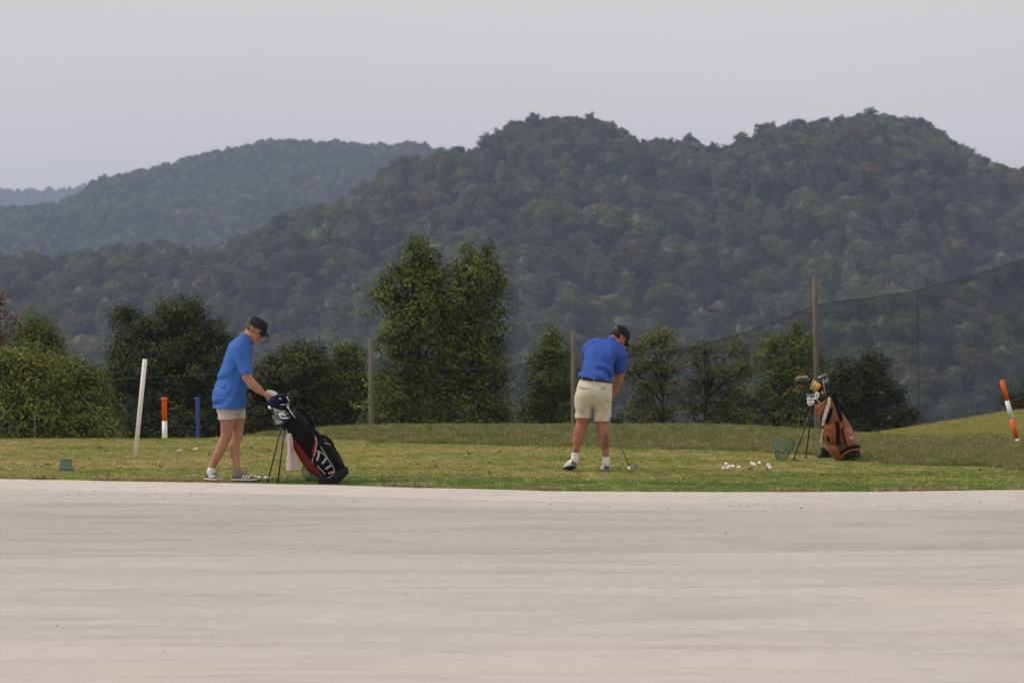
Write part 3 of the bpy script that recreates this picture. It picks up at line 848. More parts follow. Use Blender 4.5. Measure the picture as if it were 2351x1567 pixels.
for k, sp_ in enumerate(spans):
    f_ = interp(sp_)
    pxs = np.linspace(sp_[0][0], sp_[-1][0], 40)
    rawy = f_(pxs); sm = rawy.copy()
    for _ in range(6): sm[1:-1] = (sm[:-2] + sm[1:-1] * 2 + sm[2:]) / 4
    top = [at(a_, b_, YN + 0.08 + 0.03 * math.sin(a_ * 0.05)) for a_, b_ in zip(pxs, sm)]
    MB().tube(top, 0.006 if k < 2 else 0.010, 5).build('cable', CAB if k < 2 else CABD, net)
    vv, ff = [], []
    for p in top:
        zb = min(float(zfun(p.x, YN)), p.z - 0.5)
        for s in np.linspace(0, 1, 6):
            vv.append((p.x, p.y + 0.12 * math.sin(p.x * 2.3 + s * 4) * s, p.z + (zb - p.z) * s))
    for i in range(len(top) - 1):
        for j in range(5):
            ff.append((i * 6 + j, (i + 1) * 6 + j, (i + 1) * 6 + j + 1, i * 6 + j + 1))
    if k == 0: continue
    link('net_panel', mesh_from('net_panel', vv, ff), NETM, net)
gw = MB().tube([at(180, 900, 50), at(200, 925, 49), at(235, 965, 48), at(262, 985, 47), at(292, 1015, 46)], [0.005, 0.007, 0.008, 0.008, 0.007], 5)
tag(gw.build('dead_branch', plain('dead_wood', (0.10, 0.085, 0.07), 0.9, 0.1)), 'bare pale branch slanting down to the crest at the left', 'branch')
st = MB().tube([at(81, 1030, 44), at(80.5, 985, 44), at(80, 950, 44)], [0.012, 0.011, 0.009], 6)
tag(st.build('thin_stake', plain('stake_wood', (0.15, 0.125, 0.10), 0.9, 0.1)), 'thin pale stake behind the crest at the far left', 'stake')

# ------------------------------------------------------------------ grass
def tuft(k, n, hmin, hmax, spread, width, lean):
    r = np.random.default_rng(500 + k)
    vv, ff = [], []
    for i in range(n):
        b = np.array([r.normal() * spread, r.normal() * spread, -0.004])
        h = r.uniform(hmin, hmax); a = r.uniform(0, 6.28)
        d = np.array([math.cos(a), math.sin(a), 0]); w = np.array([-d[1], d[0], 0]) * width
        l = r.uniform(0.2, 1.0) * lean * h
        m_ = b + d * l * 0.35 + np.array([0, 0, h * 0.62]); tp = b + d * l + np.array([0, 0, h])
        q = len(vv)
        vv += [b - w, b + w, m_ + w * 0.8, m_ - w * 0.8, tp]
        ff += [(q, q + 1, q + 2, q + 3), (q + 3, q + 2, q + 4)]
    return mesh_from('tuft', vv, ff)

def blade_mat(name, rough):
    t = NT(name)
    rv = t.n('ShaderNodeObjectInfo').outputs['Random']
    if rough == 'bank':
        c = t.ramp(rv, [(0.0, (0.17, 0.155, 0.045)), (0.5, (0.25, 0.205, 0.068)), (1.0, (0.34, 0.27, 0.11))])
    elif rough:
        c = t.ramp(rv, [(0.0, (0.116, 0.152, 0.054)), (0.4, (0.189, 0.220, 0.081)), (0.7, (0.256, 0.256, 0.104)), (0.9, (0.390, 0.317, 0.159)), (1.0, (0.464, 0.378, 0.207))])
    else:
        c, _ = grass_color(t)
        v = t.ramp(rv, [(0.0, (0.7, 0.78, 0.65)), (0.6, (1.08, 1.08, 1.0)), (1.0, (1.5, 1.35, 1.3))])
        c = t.mix(1.0, c, v, 'MULTIPLY')
    d = t.n('ShaderNodeBsdfDiffuse', Color=c); tr = t.n('ShaderNodeBsdfTranslucent', Color=c)
    m = t.n('ShaderNodeMixShader', Fac=0.35); t.l(d.outputs[0], m.inputs[1]); t.l(tr.outputs[0], m.inputs[2])
    t.l(m.outputs[0], t.out.inputs['Surface'])
    return t.m
TEE_T = [tuft(k, 12, 0.008, 0.022, 0.03, 0.0022, 0.9) for k in range(5)]
ROUGH_T = [tuft(20 + k, 16, 0.025, 0.070, 0.035, 0.003, 0.9) for k in range(6)]
def grow(name, n, yr, keep, protos, mat, label, smin, smax, seed):
    r = np.random.default_rng(seed)
    y = np.sqrt(r.uniform(yr[0] ** 2, yr[1] ** 2, n)); px = r.uniform(-90, 2440, n)
    x = (px - CX) / F * y
    k = keep(x, y, r)
    x, y = x[k], y[k]; n = len(x)
    s = r.uniform(smin, smax, n)
    return scatter(name, np.column_stack([x, y, zfun(x, y)]), np.stack([r.normal(0, .1, n), r.normal(0, .1, n), r.uniform(0, 6.28, n)], -1), np.stack([s, s, s], -1), r.integers(0, len(protos), n), protos, label, mat)
grow('tee_grass', 60000, (24.8, 37.5), lambda x, y, r: (y > kerb_y(x) - 0.015) & (rough_mask(x, y) < 0.5), TEE_T, blade_mat('blades_tee', False), 'short dry mown grass of the tee', 0.7, 1.3, 41)
grow('rough_grass', 60000, (28.0, 39.5), lambda x, y, r: rough_mask(x, y) > r.uniform(0.2, 0.8, len(x)), ROUGH_T, blade_mat('blades_rough', True), 'longer dark grass on the bank behind the tee', 0.6, 1.35, 42)
grow('bank_grass', 30000, (35.8, 49.0), lambda x, y, r: (x > 4.0) & (rough_mask(x, y) < 0.5), TEE_T, blade_mat('blades_bank', 'bank'), 'short golden grass on the rising bank at the right', 0.9, 1.7, 44)
def straw(x, y, r):
    return (np.abs(y - kerb_y(x) - 0.01) < 0.05) & (vnoise(x, y * 0, 0.5, 31) > 0.12)
t = NT('straw')
t.bsdf(t.ramp(t.n('ShaderNodeObjectInfo').outputs['Random'], [(0.0, (0.22, 0.15, 0.075)), (0.6, (0.36, 0.27, 0.15)), (1.0, (0.44, 0.37, 0.22))]), 0.95, 0.1)
grow('dry_straw', 60000, (25.0, 28.2), straw, [tuft(40 + k, 9, 0.015, 0.06, 0.035, 0.0028, 2.2) for k in range(4)], t.m, 'dry straw and clippings along the kerb', 0.6, 1.2, 43)

# clods knocked out of the turf, crumbs and leaf bits on the concrete
def crumbs(name, P, smin, smax, mat, label, seed, flat=0.6):
    r = np.random.default_rng(seed)
    protos = []
    for k in range(4):
        bm = bmesh.new(); bmesh.ops.create_icosphere(bm, subdivisions=1, radius=1.0)
        for v in bm.verts: v.co *= r.uniform(0.6, 1.25); v.co.z *= flat
        me = bpy.data.meshes.new('crumb'); bm.to_mesh(me); bm.free(); protos.append(me)
    n = len(P); s = r.uniform(0, 1, n) ** 2.5 * (smax - smin) + smin
    return scatter(name, P, np.stack([r.normal(0, .4, n), r.normal(0, .4, n), r.uniform(0, 6.28, n)], -1), np.stack([s * r.uniform(0.7, 1.8, n), s, s], -1), r.integers(0, 4, n), protos, label, mat)
r = np.random.default_rng(77)
y = r.uniform(26.5, 35.3, 420); x = (r.uniform(-50, 2400, 420) - CX) / F * y
k = (y > kerb_y(x) + 0.1) & (rough_mask(x, y) < 0.3) & (r.random(420) < np.where(x < 1.5, 0.75, 0.3))
x, y = x[k], y[k]
crumbs('turf_clods', np.column_stack([x, y, zfun(x, y) + 0.004]), 0.006, 0.034, plain('soil', (0.085, 0.055, 0.035), 0.95, 0.1, var=0.4), 'small brown clods of turf scattered over the tee', 5)
y = r.uniform(25.5, 35, 130); x = (r.uniform(-50, 2400, 130) - CX) / F * y
k = (y > kerb_y(x) + 0.1) & (rough_mask(x, y) < 0.3); x, y = x[k], y[k]
crumbs('tee_bits', np.column_stack([x, y, zfun(x, y) + 0.008]), 0.004, 0.012, plain('bit_white', (0.7, 0.66, 0.6), 0.6, 0.3), 'tiny white bits of broken tees in the grass', 6)
n = 170
y = kerb_y(np.zeros(n)) * 0 + np.where(r.random(n) < 0.86, 1, 0) * r.uniform(0.45, 1.5, n)
x = (r.uniform(-50, 2400, n) - CX) / F * 25
yy = np.where(y > 0, kerb_y(x) - y, r.uniform(12.3, 24, n)); x = np.where(y > 0, x, x * yy / 25)
crumbs('driveway_crumbs', np.column_stack([x, yy, np.full(n, PZ + 0.004)]), 0.002, 0.010, plain('crumb_brown', (0.12, 0.08, 0.05), 0.9, 0.1, var=0.5), 'crumbs of soil and dead leaf on the concrete', 7, 0.35)
# ------------------------------------------------------------------ smooth bodies from blended solids
class Solid:
    """signed-distance grid; solids are blended into it and it is skinned as one continuous surface"""
    def __init__(self, lo, hi, h):
        self.h = h
        self.lo = np.array(lo, float)
        self.n = np.ceil((np.array(hi, float) - self.lo) / h).astype(int) + 1
        self.D = np.full(self.n, 0.5, np.float32)
        self.ax = [self.lo[i] + np.arange(self.n[i]) * h for i in range(3)]
    def _sub(self, lo, hi):
        a = np.clip(((np.array(lo) - self.lo) / self.h).astype(int) - 1, 0, self.n)
        b = np.clip(((np.array(hi) - self.lo) / self.h).astype(int) + 2, 0, self.n)
        sl = tuple(slice(a[i], b[i]) for i in range(3))
        g = np.meshgrid(*[self.ax[i][sl[i]] for i in range(3)], indexing='ij', sparse=True)
        return sl, g
    def _blend(self, sl, d, k, sub=False):
        A = self.D[sl]
        if sub:
            self.D[sl] = np.maximum(A, -d); return
        if k > 0:
            hh = np.clip(0.5 + 0.5 * (A - d) / k, 0, 1)
            self.D[sl] = A + (d - A) * hh - k * hh * (1 - hh)
        else:
            self.D[sl] = np.minimum(A, d)
    def cone(self, a, b, ra, rb, k=0.02, sub=False):
        a, b = np.array(a, float), np.array(b, float)
        m = max(ra, rb) + k + 3 * self.h + 0.02
        sl, (x, y, z) = self._sub(np.minimum(a, b) - m, np.maximum(a, b) + m)
        ab = b - a; L2 = float(ab @ ab) + 1e-12
        t = np.clip(((x - a[0]) * ab[0] + (y - a[1]) * ab[1] + (z - a[2]) * ab[2]) / L2, 0, 1)
        d = np.sqrt((x - a[0] - t * ab[0]) ** 2 + (y - a[1] - t * ab[1]) ** 2 + (z - a[2] - t * ab[2]) ** 2) - (ra + (rb - ra) * t)
        self._blend(sl, d, k, sub)
        return self
    def chain(self, pts, k=0.02):
        for (a, ra), (b, rb) in zip(pts[:-1], pts[1:]): self.cone(a, b, ra, rb, k)
        return self
    def ell(self, c, rad, k=0.02, frame=None, sub=False):
        c = np.array(c, float); rad = np.array(rad, float)
        m = rad.max() + k + 3 * self.h + 0.02
        sl, (x, y, z) = self._sub(c - m, c + m)
        fr = frame or (Vector((1, 0, 0)), Vector((0, 1, 0)), Vector((0, 0, 1)))
        q = 0
        for i in range(3):
            v = fr[i]
            q = q + (((x - c[0]) * v[0] + (y - c[1]) * v[1] + (z - c[2]) * v[2]) / rad[i]) ** 2
        d = (np.sqrt(q) - 1) * rad.min() * (0.5 + 0.5 * (np.median(rad) / rad.min()))
        self._blend(sl, d, k, sub)
        return self
    def stack(self, rings, k=0.02):
        """elliptic rings (z, cx, cy, a, b) stacked by height"""
        rings = sorted(rings)
        R_ = np.array(rings, float)
        m = R_[:, 3:].max() + k + 0.04
        lo = [R_[:, 1].min() - m, R_[:, 2].min() - m, R_[0, 0] - m * 0.4]; hi = [R_[:, 1].max() + m, R_[:, 2].max() + m, R_[-1, 0] + m * 0.4]
        sl, (x, y, z) = self._sub(lo, hi)
        zz = np.clip(z, R_[0, 0], R_[-1, 0])
        cx, cy_, a, b = [np.interp(zz, R_[:, 0], R_[:, i]) for i in (1, 2, 3, 4)]
        rr = np.sqrt(((x - cx) / a) ** 2 + ((y - cy_) / b) ** 2)
        d = (rr - 1) * np.minimum(a, b)
        dz = np.abs(z - zz)
        d = np.where(dz > 0, np.where(d > 0, np.sqrt(np.maximum(d, 0) ** 2 + dz ** 2), np.maximum(d, dz)), d)
        self._blend(sl, d, k)
        return self
    def cut(self, p, n):
        """remove everything on the side n points to"""
        p = np.array(p, float); n = np.array(Vector(n).normalized())
        x, y, z = np.meshgrid(*self.ax, indexing='ij', sparse=True)
        d = (x - p[0]) * n[0] + (y - p[1]) * n[1] + (z - p[2]) * n[2]
        self.D = np.maximum(self.D, d.astype(np.float32))
        return self
    def fold(self, fn):
        x, y, z = np.meshgrid(*self.ax, indexing='ij')
        near = np.abs(self.D) < 0.06
        self.D[near] += fn(x[near], y[near], z[near]).astype(np.float32)
        return self
    def mesh(self, name):
        D = self.D; n = np.array(D.shape)
        ins = D < 0
        S = np.zeros((*(n - 1), 3)); cnt = np.zeros(n - 1)
        c8 = [(i, j, k) for i in (0, 1) for j in (0, 1) for k in (0, 1)]
        def cs(i, j, k, A): return A[i:n[0] - 1 + i, j:n[1] - 1 + j, k:n[2] - 1 + k]
        sumin = sum(cs(*c, ins).astype(np.int8) for c in c8)
        act = (sumin > 0) & (sumin < 8)
        I = np.argwhere(act)
        P = np.zeros((len(I), 3)); W = np.zeros(len(I))
        for c in c8:
            for ax in range(3):
                if c[ax] == 0:
                    e = list(c); e[ax] = 1
                    d0 = D[I[:, 0] + c[0], I[:, 1] + c[1], I[:, 2] + c[2]]; d1 = D[I[:, 0] + e[0], I[:, 1] + e[1], I[:, 2] + e[2]]
                    x = (d0 < 0) != (d1 < 0)
                    t = np.where(x, d0 / (d0 - d1 + 1e-12), 0)
                    q = np.tile(np.array(c, float), (len(I), 1)); q[:, ax] += t
                    P[x] += q[x]; W[x] += 1
        P = P / W[:, None] + I
        V = self.lo + P * self.h
        idm = np.full(n - 1, -1); idm[tuple(I.T)] = np.arange(len(I))
        Q = []
        for ax in range(3):
            o1, o2 = (ax + 1) % 3, (ax + 2) % 3
            sl0 = [slice(None)] * 3; sl1 = [slice(None)] * 3
            sl0[ax] = slice(0, n[ax] - 1); sl1[ax] = slice(1, n[ax])
            A, B = ins[tuple(sl0)], ins[tuple(sl1)]
            E = np.argwhere(A != B)
            E = E[(E[:, o1] > 0) & (E[:, o1] < n[o1] - 1) & (E[:, o2] > 0) & (E[:, o2] < n[o2] - 1)]
            q = []
            for d1, d2 in ((-1, -1), (0, -1), (0, 0), (-1, 0)):
                J = E.copy(); J[:, o1] += d1; J[:, o2] += d2
                q.append(idm[tuple(J.T)])
            q = np.stack(q, -1)
            flip = ~A[tuple(E.T)]
            q[flip] = q[flip][:, ::-1]
            Q.append(q)
        Q = np.concatenate(Q)
        Q = Q[(Q >= 0).all(1)]
        return np_mesh(name, V, Q)

def wr(x, y, z, d, f, seed):
    """fold pattern: noise stretched along direction d"""
    d = np.array(Vector(d).normalized())
    t = x * d[0] + y * d[1] + z * d[2]
    px_, py_, pz_ = x - t * d[0], y - t * d[1], z - t * d[2]
    a = px_ * 1.0 + py_ * 0.7 + 31; b = pz_ * 1.0 - py_ * 0.6 + 17
    u = (a + b * 0.83) * f + 0.9 * vnoise(a * f, t * f * 0.5, 1.0, seed)
    return 0.5 * np.sin(u * 3.1 + 2.2 * vnoise(t, a, 0.16, seed + 1)) * (0.5 + 0.5 * vnoise(a * 2, t * 2, 0.22, seed + 2)) 

# ---- materials
def skin_mat(name, col):
    t = NT(name)
    p = t.pos()
    n1 = t.noise(p, 9, 4, 0.6); n2 = t.noise(p, 120, 2)
    c = t.ramp(n1, [(0.3, tuple(v * k for v, k in zip(col, (0.9, 0.82, 0.8)))), (0.7, tuple(min(1, v * k) for v, k in zip(col, (1.08, 1.12, 1.12))))])
    b = t.bsdf(c, 0.6, 0.3, bump=n2, bump_d=0.0008, bump_s=0.3)
    b.inputs['Subsurface Weight'].default_value = 0.12
    b.inputs['Subsurface Radius'].default_value = (0.012, 0.005, 0.003)
    return t.m
SKIN1 = skin_mat('skin_fair', (0.40, 0.198, 0.120))
SKIN2 = skin_mat('skin_tanned', (0.36, 0.155, 0.094))
BLUE1 = cloth('blue_polo_knit', (0.042, 0.130, 0.415), 0.14, 260, 0.8, 0.0012)
BLUE2 = cloth('royal_blue_polo_knit', (0.036, 0.088, 0.38), 0.14, 260, 0.8, 0.0012)
SHORT1 = cloth('stone_grey_cotton', (0.47, 0.42, 0.375), 0.08, 300, 0.9, 0.001)
SHORT2 = cloth('khaki_cotton', (0.57, 0.52, 0.415), 0.08, 300, 0.9, 0.001)
BLACKC = cloth('black_cotton', (0.014, 0.014, 0.017), 0.25, 200, 0.85, 0.001)
SOCK = cloth('white_sock', (0.74, 0.73, 0.76), 0.05, 300, 0.95, 0.001)
HAIR1 = cloth('brown_hair', (0.095, 0.055, 0.03), 0.45, 160, 0.6, 0.004)
HAIR2 = cloth('dark_hair', (0.035, 0.022, 0.016), 0.4, 160, 0.6, 0.003)
WHITE = plain('white_plastic', (0.78, 0.77, 0.76), 0.45, 0.4, var=0.04)
SHOEG = cloth('grey_shoe_mesh', (0.145, 0.14, 0.13), 0.2, 240, 0.8, 0.001)
SOLED = plain('dark_sole', (0.045, 0.043, 0.04), 0.8, 0.3)
SOLEW = plain('pale_sole', (0.62, 0.55, 0.52), 0.7, 0.3)
STRIPE = plain('stripe_white', (0.76, 0.74, 0.70), 0.6, 0.3, var=0.04)
LACE = plain('lace_dark', (0.05, 0.05, 0.055), 0.8, 0.2)
SHOEW = cloth('cream_shoe_leather', (0.72, 0.66, 0.58), 0.05, 120, 0.55, 0.0006, 0.4)
TEAL = plain('dark_teal_panel', (0.06, 0.085, 0.095), 0.6, 0.3)
MINT = plain('grey_mint_midsole', (0.22, 0.33, 0.31), 0.6, 0.3)
NAVY = cloth('navy_padding', (0.014, 0.018, 0.05), 0.2, 200, 0.9, 0.001)
BELT = plain('brown_leather_belt', (0.055, 0.028, 0.02), 0.5, 0.4)
EYEW = plain('eye_white', (0.75, 0.72, 0.7), 0.2, 0.5, var=0.02)
EYED = plain('eye_dark', (0.03, 0.02, 0.015), 0.15, 0.6)
LENS = plain('glass_lens_dark', (0.02, 0.02, 0.022), 0.08, 0.6)
GREYM = plain('grey_emblem', (0.42, 0.43, 0.45), 0.6, 0.3)

def N3(v): return np.array(v[:], float) if isinstance(v, Vector) else np.array(v, float)
def frame(f, u):
    f = Vector(f).normalized(); u = Vector(u); u = (u - f * u.dot(f)).normalized()
    return f, f.cross(u), u            # forward, right-hand side, up

def add_head(S, O, fr):
    """skull, jaw, nose, ears and neck root blended into the body"""
    f, s, u = fr
    P = lambda a, b, c: N3(Vector(O) + f * a + s * b + u * c)
    S.ell(P(0, 0, 0.0), (0.100, 0.077, 0.098), 0.02, fr)
    S.ell(P(0.028, 0, -0.062), (0.066, 0.062, 0.080), 0.03, fr)      # face
    for b in (-1, 1):
        S.cone(P(0.000, b * 0.050, -0.085), P(0.056, b * 0.014, -0.136), 0.026, 0.018, 0.022)   # jaw line
        S.ell(P(0.060, b * 0.036, -0.070), (0.022, 0.022, 0.018), 0.02, fr)                     # cheek bone
        S.ell(P(0.086, b * 0.026, -0.042), (0.014, 0.020, 0.009), 0.012, fr)                    # brow
        S.cone(P(-0.022, b * 0.078, -0.016), P(-0.012, b * 0.079, -0.062), 0.014, 0.008, 0.004) # ear
        S.cone(P(-0.032, b * 0.084, -0.018), P(-0.018, b * 0.079, -0.058), 0.009, 0.006, 0.004)
    S.cone(P(0.058, 0, -0.140), P(0.066, 0, -0.143), 0.019, 0.013, 0.02)   # chin
    S.cone(P(0.088, 0, -0.046), P(0.110, 0, -0.080), 0.009, 0.012, 0.010)  # nose
    for b in (-1, 1): S.ell(P(0.098, b * 0.011, -0.085), (0.010, 0.008, 0.007), 0.006, fr)
    S.ell(P(0.088, 0, -0.108), (0.009, 0.021, 0.006), 0.006, fr)           # lips
    S.ell(P(0.086, 0, -0.118), (0.009, 0.019, 0.006), 0.006, fr)
    for b in (-1, 1): S.ell(P(0.092, b * 0.030, -0.058), (0.012, 0.015, 0.009), 0, fr, sub=True)  # eye sockets

def head_extras(root, O, fr, hair_mat, glasses):
    f, s, u = fr
    P = lambda a, b, c: Vector(O) + f * a + s * b + u * c
    for b in (-1, 1):
        bm = bmesh.new()
        bmesh.ops.create_uvsphere(bm, u_segments=12, v_segments=8, radius=0.0115)
        me = bpy.data.meshes.new('eye'); bm.to_mesh(me); bm.free()
        for v in me.vertices: v.co = v.co + P(0.081, b * 0.030, -0.058)
        e = link('eye', me, EYEW, root)
        mb = MB(); c = P(0.0925, b * 0.030, -0.059)
        mb.rings([ell_ring(c - f * 0.002, s, u, 0.0055, 0.0055, 10), ell_ring(c, s, u, 0.005, 0.005, 10)])
        mb.build('iris', EYED, e)
    # hair: shell round the back and sides under the cap
    lo = N3(Vector(O)) - 0.16; hi = N3(Vector(O)) + 0.16
    H = Solid(lo, hi, 0.005)
    H.ell(N3(P(-0.004, 0, -0.004)), (0.103, 0.0805, 0.102), 0.0, fr)
    H.ell(N3(P(-0.052, 0, -0.030)), (0.050, 0.060, 0.048), 0.02, fr)
    H.fold(lambda x, y, z: 0.005 * vnoise(x + y, z, 0.012, 3) + 0.004 * vnoise(x - y, z + x, 0.02, 5))
    H.cut(N3(P(0, 0, 0.045)), u)
    H.cut(N3(P(0.0, 0, -0.072)), -u - f * 0.25)
    H.cut(N3(P(0.012, 0, -0.02)), f + u * -0.15)
    H.ell(N3(P(0.002, -0.086, -0.042)), (0.030, 0.022, 0.034), 0, fr, sub=True)
    H.ell(N3(P(0.002, 0.086, -0.042)), (0.030, 0.022, 0.034), 0, fr, sub=True)
    link('hair', H.mesh('hair'), hair_mat, root)
    if glasses:
        mb = MB()
        for b in (-1, 1):
            c = P(0.103, b * 0.032, -0.058)
            mb.tube([P(0.100, b * 0.056, -0.050), P(0.03, b * 0.077, -0.046), P(-0.02, b * 0.080, -0.045)], 0.0022, 6)
            mb.rings([ell_ring(c, s, u, 0.023, 0.016, 16), ell_ring(c + f * 0.003, s, u, 0.022, 0.015, 16)])
        mb.tube([P(0.105, -0.012, -0.052), P(0.108, 0, -0.050), P(0.105, 0.012, -0.052)], 0.002, 6)
        mb.build('glasses', LENS, root)

def add_cap(root, O, fr, mat, edge=None):
    f, s, u = fr
    P = lambda a, b, c: Vector(O) + f * a + s * b + u * c
    rings = []
    n, seg = 9, 28
    for i in range(n):
        t = i / (n - 1) * 0.985
        h = 0.108 * math.sin(t * math.pi / 2)
        k = (1 - (h / 0.1085) ** 2.7) ** (1 / 2.3)
        ring = []
        for j in range(seg):
            a = 2 * math.pi * j / seg
            fx = 0.108 * math.cos(a) * k; sx = 0.085 * math.sin(a) * k
            lift = 0.014 * (0.5 - 0.5 * math.cos(a)) * (1 - t)       # higher at the back
            front = 0.012 * max(0, math.cos(a)) * math.sin(t * math.pi * 0.9)
            ring.append(P(0.010 + fx + front - 0.012 * t, sx, 0.0 + lift + h))
        rings.append(ring)
    mb = MB(); mb.rings(rings, cap=False)
    q = len(mb.v) - seg
    mb.f.append(tuple(range(q, q + seg)))
    cap = mb.build('cap', mat, root, solid=0.004)
    # bill: curved plate
    bm_ = MB(); rows = []
    for i in range(7):
        v = i / 6
        row = []
        for j in range(13):
            w = (j / 12 - 0.5) * 2
            half = 0.078 * (1 - 0.25 * v ** 3)
            edge_f = 0.100 * math.sqrt(max(0, 1 - (w * 0.80) ** 2)) + 0.004
            out = edge_f + v * 0.072 * math.sqrt(max(0.0, 1 - (abs(w) ** 2.4) * 0.96))
            row.append(P(out + 0.004, w * half, 0.010 - 0.034 * v - 0.018 * w * w))
        rows.append(row)
    vv = [p for r_ in rows for p in r_]
    ff = [(i * 13 + j, i * 13 + j + 1, (i + 1) * 13 + j + 1, (i + 1) * 13 + j) for i in range(6) for j in range(12)]
    bm_.add(vv, ff)
    bm_.build('bill', mat, cap, solid=0.005)
    if edge:
        MB().tube([r_ + u * 0.004 for r_ in rows[0]], 0.0028, 6).build('cord', edge, cap)
    b = MB().tube([P(-0.004, 0, 0.106), P(-0.004, 0, 0.112)], [0.008, 0.004], 8)
    b.build('button', mat, cap)
    return cap, P

def shoe(root, heel, fwd, upm, solem, midm=None, stripes=None, up=(0, 0, 1), L=0.295, pitch=0.0, label=None):
    """low sports shoe; heel = point on the ground under the back of the heel"""
    f = Vector(fwd).normalized(); u = Vector(up); u = (u - f * u.dot(f)).normalized(); s = f.cross(u)
    k = L / 0.295
    P = lambda a, b, c: Vector(heel) + f * a * k + s * b * k + u * c * k
    st_ = [(0.002, .024, .028, .080), (0.010, .033, .020, .098), (0.035, .040, .016, .106), (0.065, .042, .016, .104), (0.095, .043, .016, .100), (0.125, .045, .015, .092), (0.155, .048, .015, .080),
           (0.19, .051, .014, .066), (0.225, .051, .014, .057), (0.255, .046, .015, .050), (0.28, .035, .017, .043), (0.295, .018, .020, .034)]
    rings = []
    for a, w, z0, z1 in st_:
        c = P(a, 0, (z0 + z1) / 2)
        r_ = []
        for j in range(16):
            t_ = 2 * math.pi * j / 16
            ca, sa = math.cos(t_), math.sin(t_)
            ww = w * (1 - 0.38 * max(0, sa) ** 1.5) if a < 0.15 else w * (1 - 0.15 * max(0, sa))
            r_.append(P(a, ww * math.copysign(abs(ca) ** 0.8, ca), (z0 + z1) / 2 + (z1 - z0) / 2 * math.copysign(abs(sa) ** 0.9, sa)))
        rings.append(r_)
    sh = MB().rings(rings).build('shoe', upm, root, subsurf=1)
    if label: sh['label'] = label
    def plate(z0, z1, grow, name, mat, a0=0.0):
        rr = []
        for a, w, _, _ in st_:
            rr.append([P(a + (-0.006 if a < 0.02 else 0.004 if a > 0.27 else 0), w * x_ * grow, z_ + (0.012 * max(0, (a - 0.22) / 0.075) ** 2)) for x_, z_ in ((-1, z0), (-1.02, (z0 + z1) / 2), (-0.96, z1), (0.96, z1), (1.02, (z0 + z1) / 2), (1, z0))])
        MB().rings(rr).build(name, mat, sh, bevel=0)
    plate(0.0, 0.012, 1.10, 'outsole', solem)
    if midm: plate(0.0125, 0.026, 1.09, 'midsole', midm)
    if stripes:
        for side in (-1, 1):
            for i in range(3):
                a0 = 0.105 + i * 0.030
                vv = []
                for zz_, da, ww in ((0.024, 0.0, 1.02), (0.044, 0.014, 1.02), (0.066, 0.030, 0.92)):
                    w0 = float(np.interp(a0 + da, [q[0] for q in st_], [q[1] for q in st_]))
                    for e in (0, 0.014): vv.append(P(a0 + da + e, side * (w0 * ww + 0.0015), zz_))
                mb = MB(); mb.add(vv, [(0, 1, 3, 2), (2, 3, 5, 4)])
                mb.build('stripe', stripes, sh, solid=0.002)
        lc = MB()
        for i in range(4):
            a = 0.105 + i * 0.022; zt = float(np.interp(a, [q[0] for q in st_], [q[3] for q in st_])) + 0.002
            lc.tube([P(a, -0.02, zt - 0.004), P(a + 0.006, 0, zt + 0.003), P(a, 0.02, zt - 0.004)], 0.0028, 5)
        lc.tube([P(0.10, 0.004, 0.100), P(0.102, 0.018, 0.122), P(0.088, 0.030, 0.130), P(0.092, 0.016, 0.110), P(0.10, 0.004, 0.100)], 0.0022, 5)
        lc.tube([P(0.10, -0.004, 0.100), P(0.112, -0.024, 0.112), P(0.125, -0.034, 0.098)], 0.0022, 5)
        lc.build('laces', LACE, sh)
    return sh, P

def hand(S, wrist, d, out, curl, side=1, size=1.0, thumb=(0.5, 0.6)):
    """palm with four unequal bent fingers and a thumb; d points along the palm, out is the back of the hand"""
    d = Vector(d).normalized(); o = Vector(out); o = (o - d * o.dot(d)).normalized(); w = d.cross(o) * side
    W = Vector(wrist)
    k = size
    for i, t_ in enumerate((-0.027, -0.009, 0.009, 0.026)):
        S.cone(N3(W + d * 0.008 * k + w * t_ * 0.6 * k), N3(W + d * 0.082 * k + w * t_ * k), 0.015 * k, 0.0125 * k, 0.010)
    for i, (t_, ln) in enumerate(((-0.029, 0.92), (-0.010, 1.05), (0.009, 1.0), (0.027, 0.80))):
        p = W + d * 0.085 * k + w * t_ * k
        ang = 0.0
        for j, seg in enumerate((0.042, 0.027, 0.021)):
            ang += curl[j] * (1 + 0.08 * i)
            q = p + (d * math.cos(ang) - o * math.sin(ang)) * seg * ln * k
            S.cone(N3(p), N3(q), (0.0098 - 0.0008 * j) * k, (0.0092 - 0.0009 * j) * k, 0.004)
            p = q
    p = W + d * 0.026 * k - w * 0.022 * k - o * 0.004
    q = p + (d * 0.75 - w * thumb[0] - o * thumb[1]).normalized() * 0.042 * k
    r_ = q + (d * 1.0 - w * 0.1 - o * 0.5).normalized() * 0.030 * k
    S.cone(N3(p), N3(q), 0.015 * k, 0.0115 * k, 0.008); S.cone(N3(q), N3(r_), 0.0112 * k, 0.009 * k, 0.004)

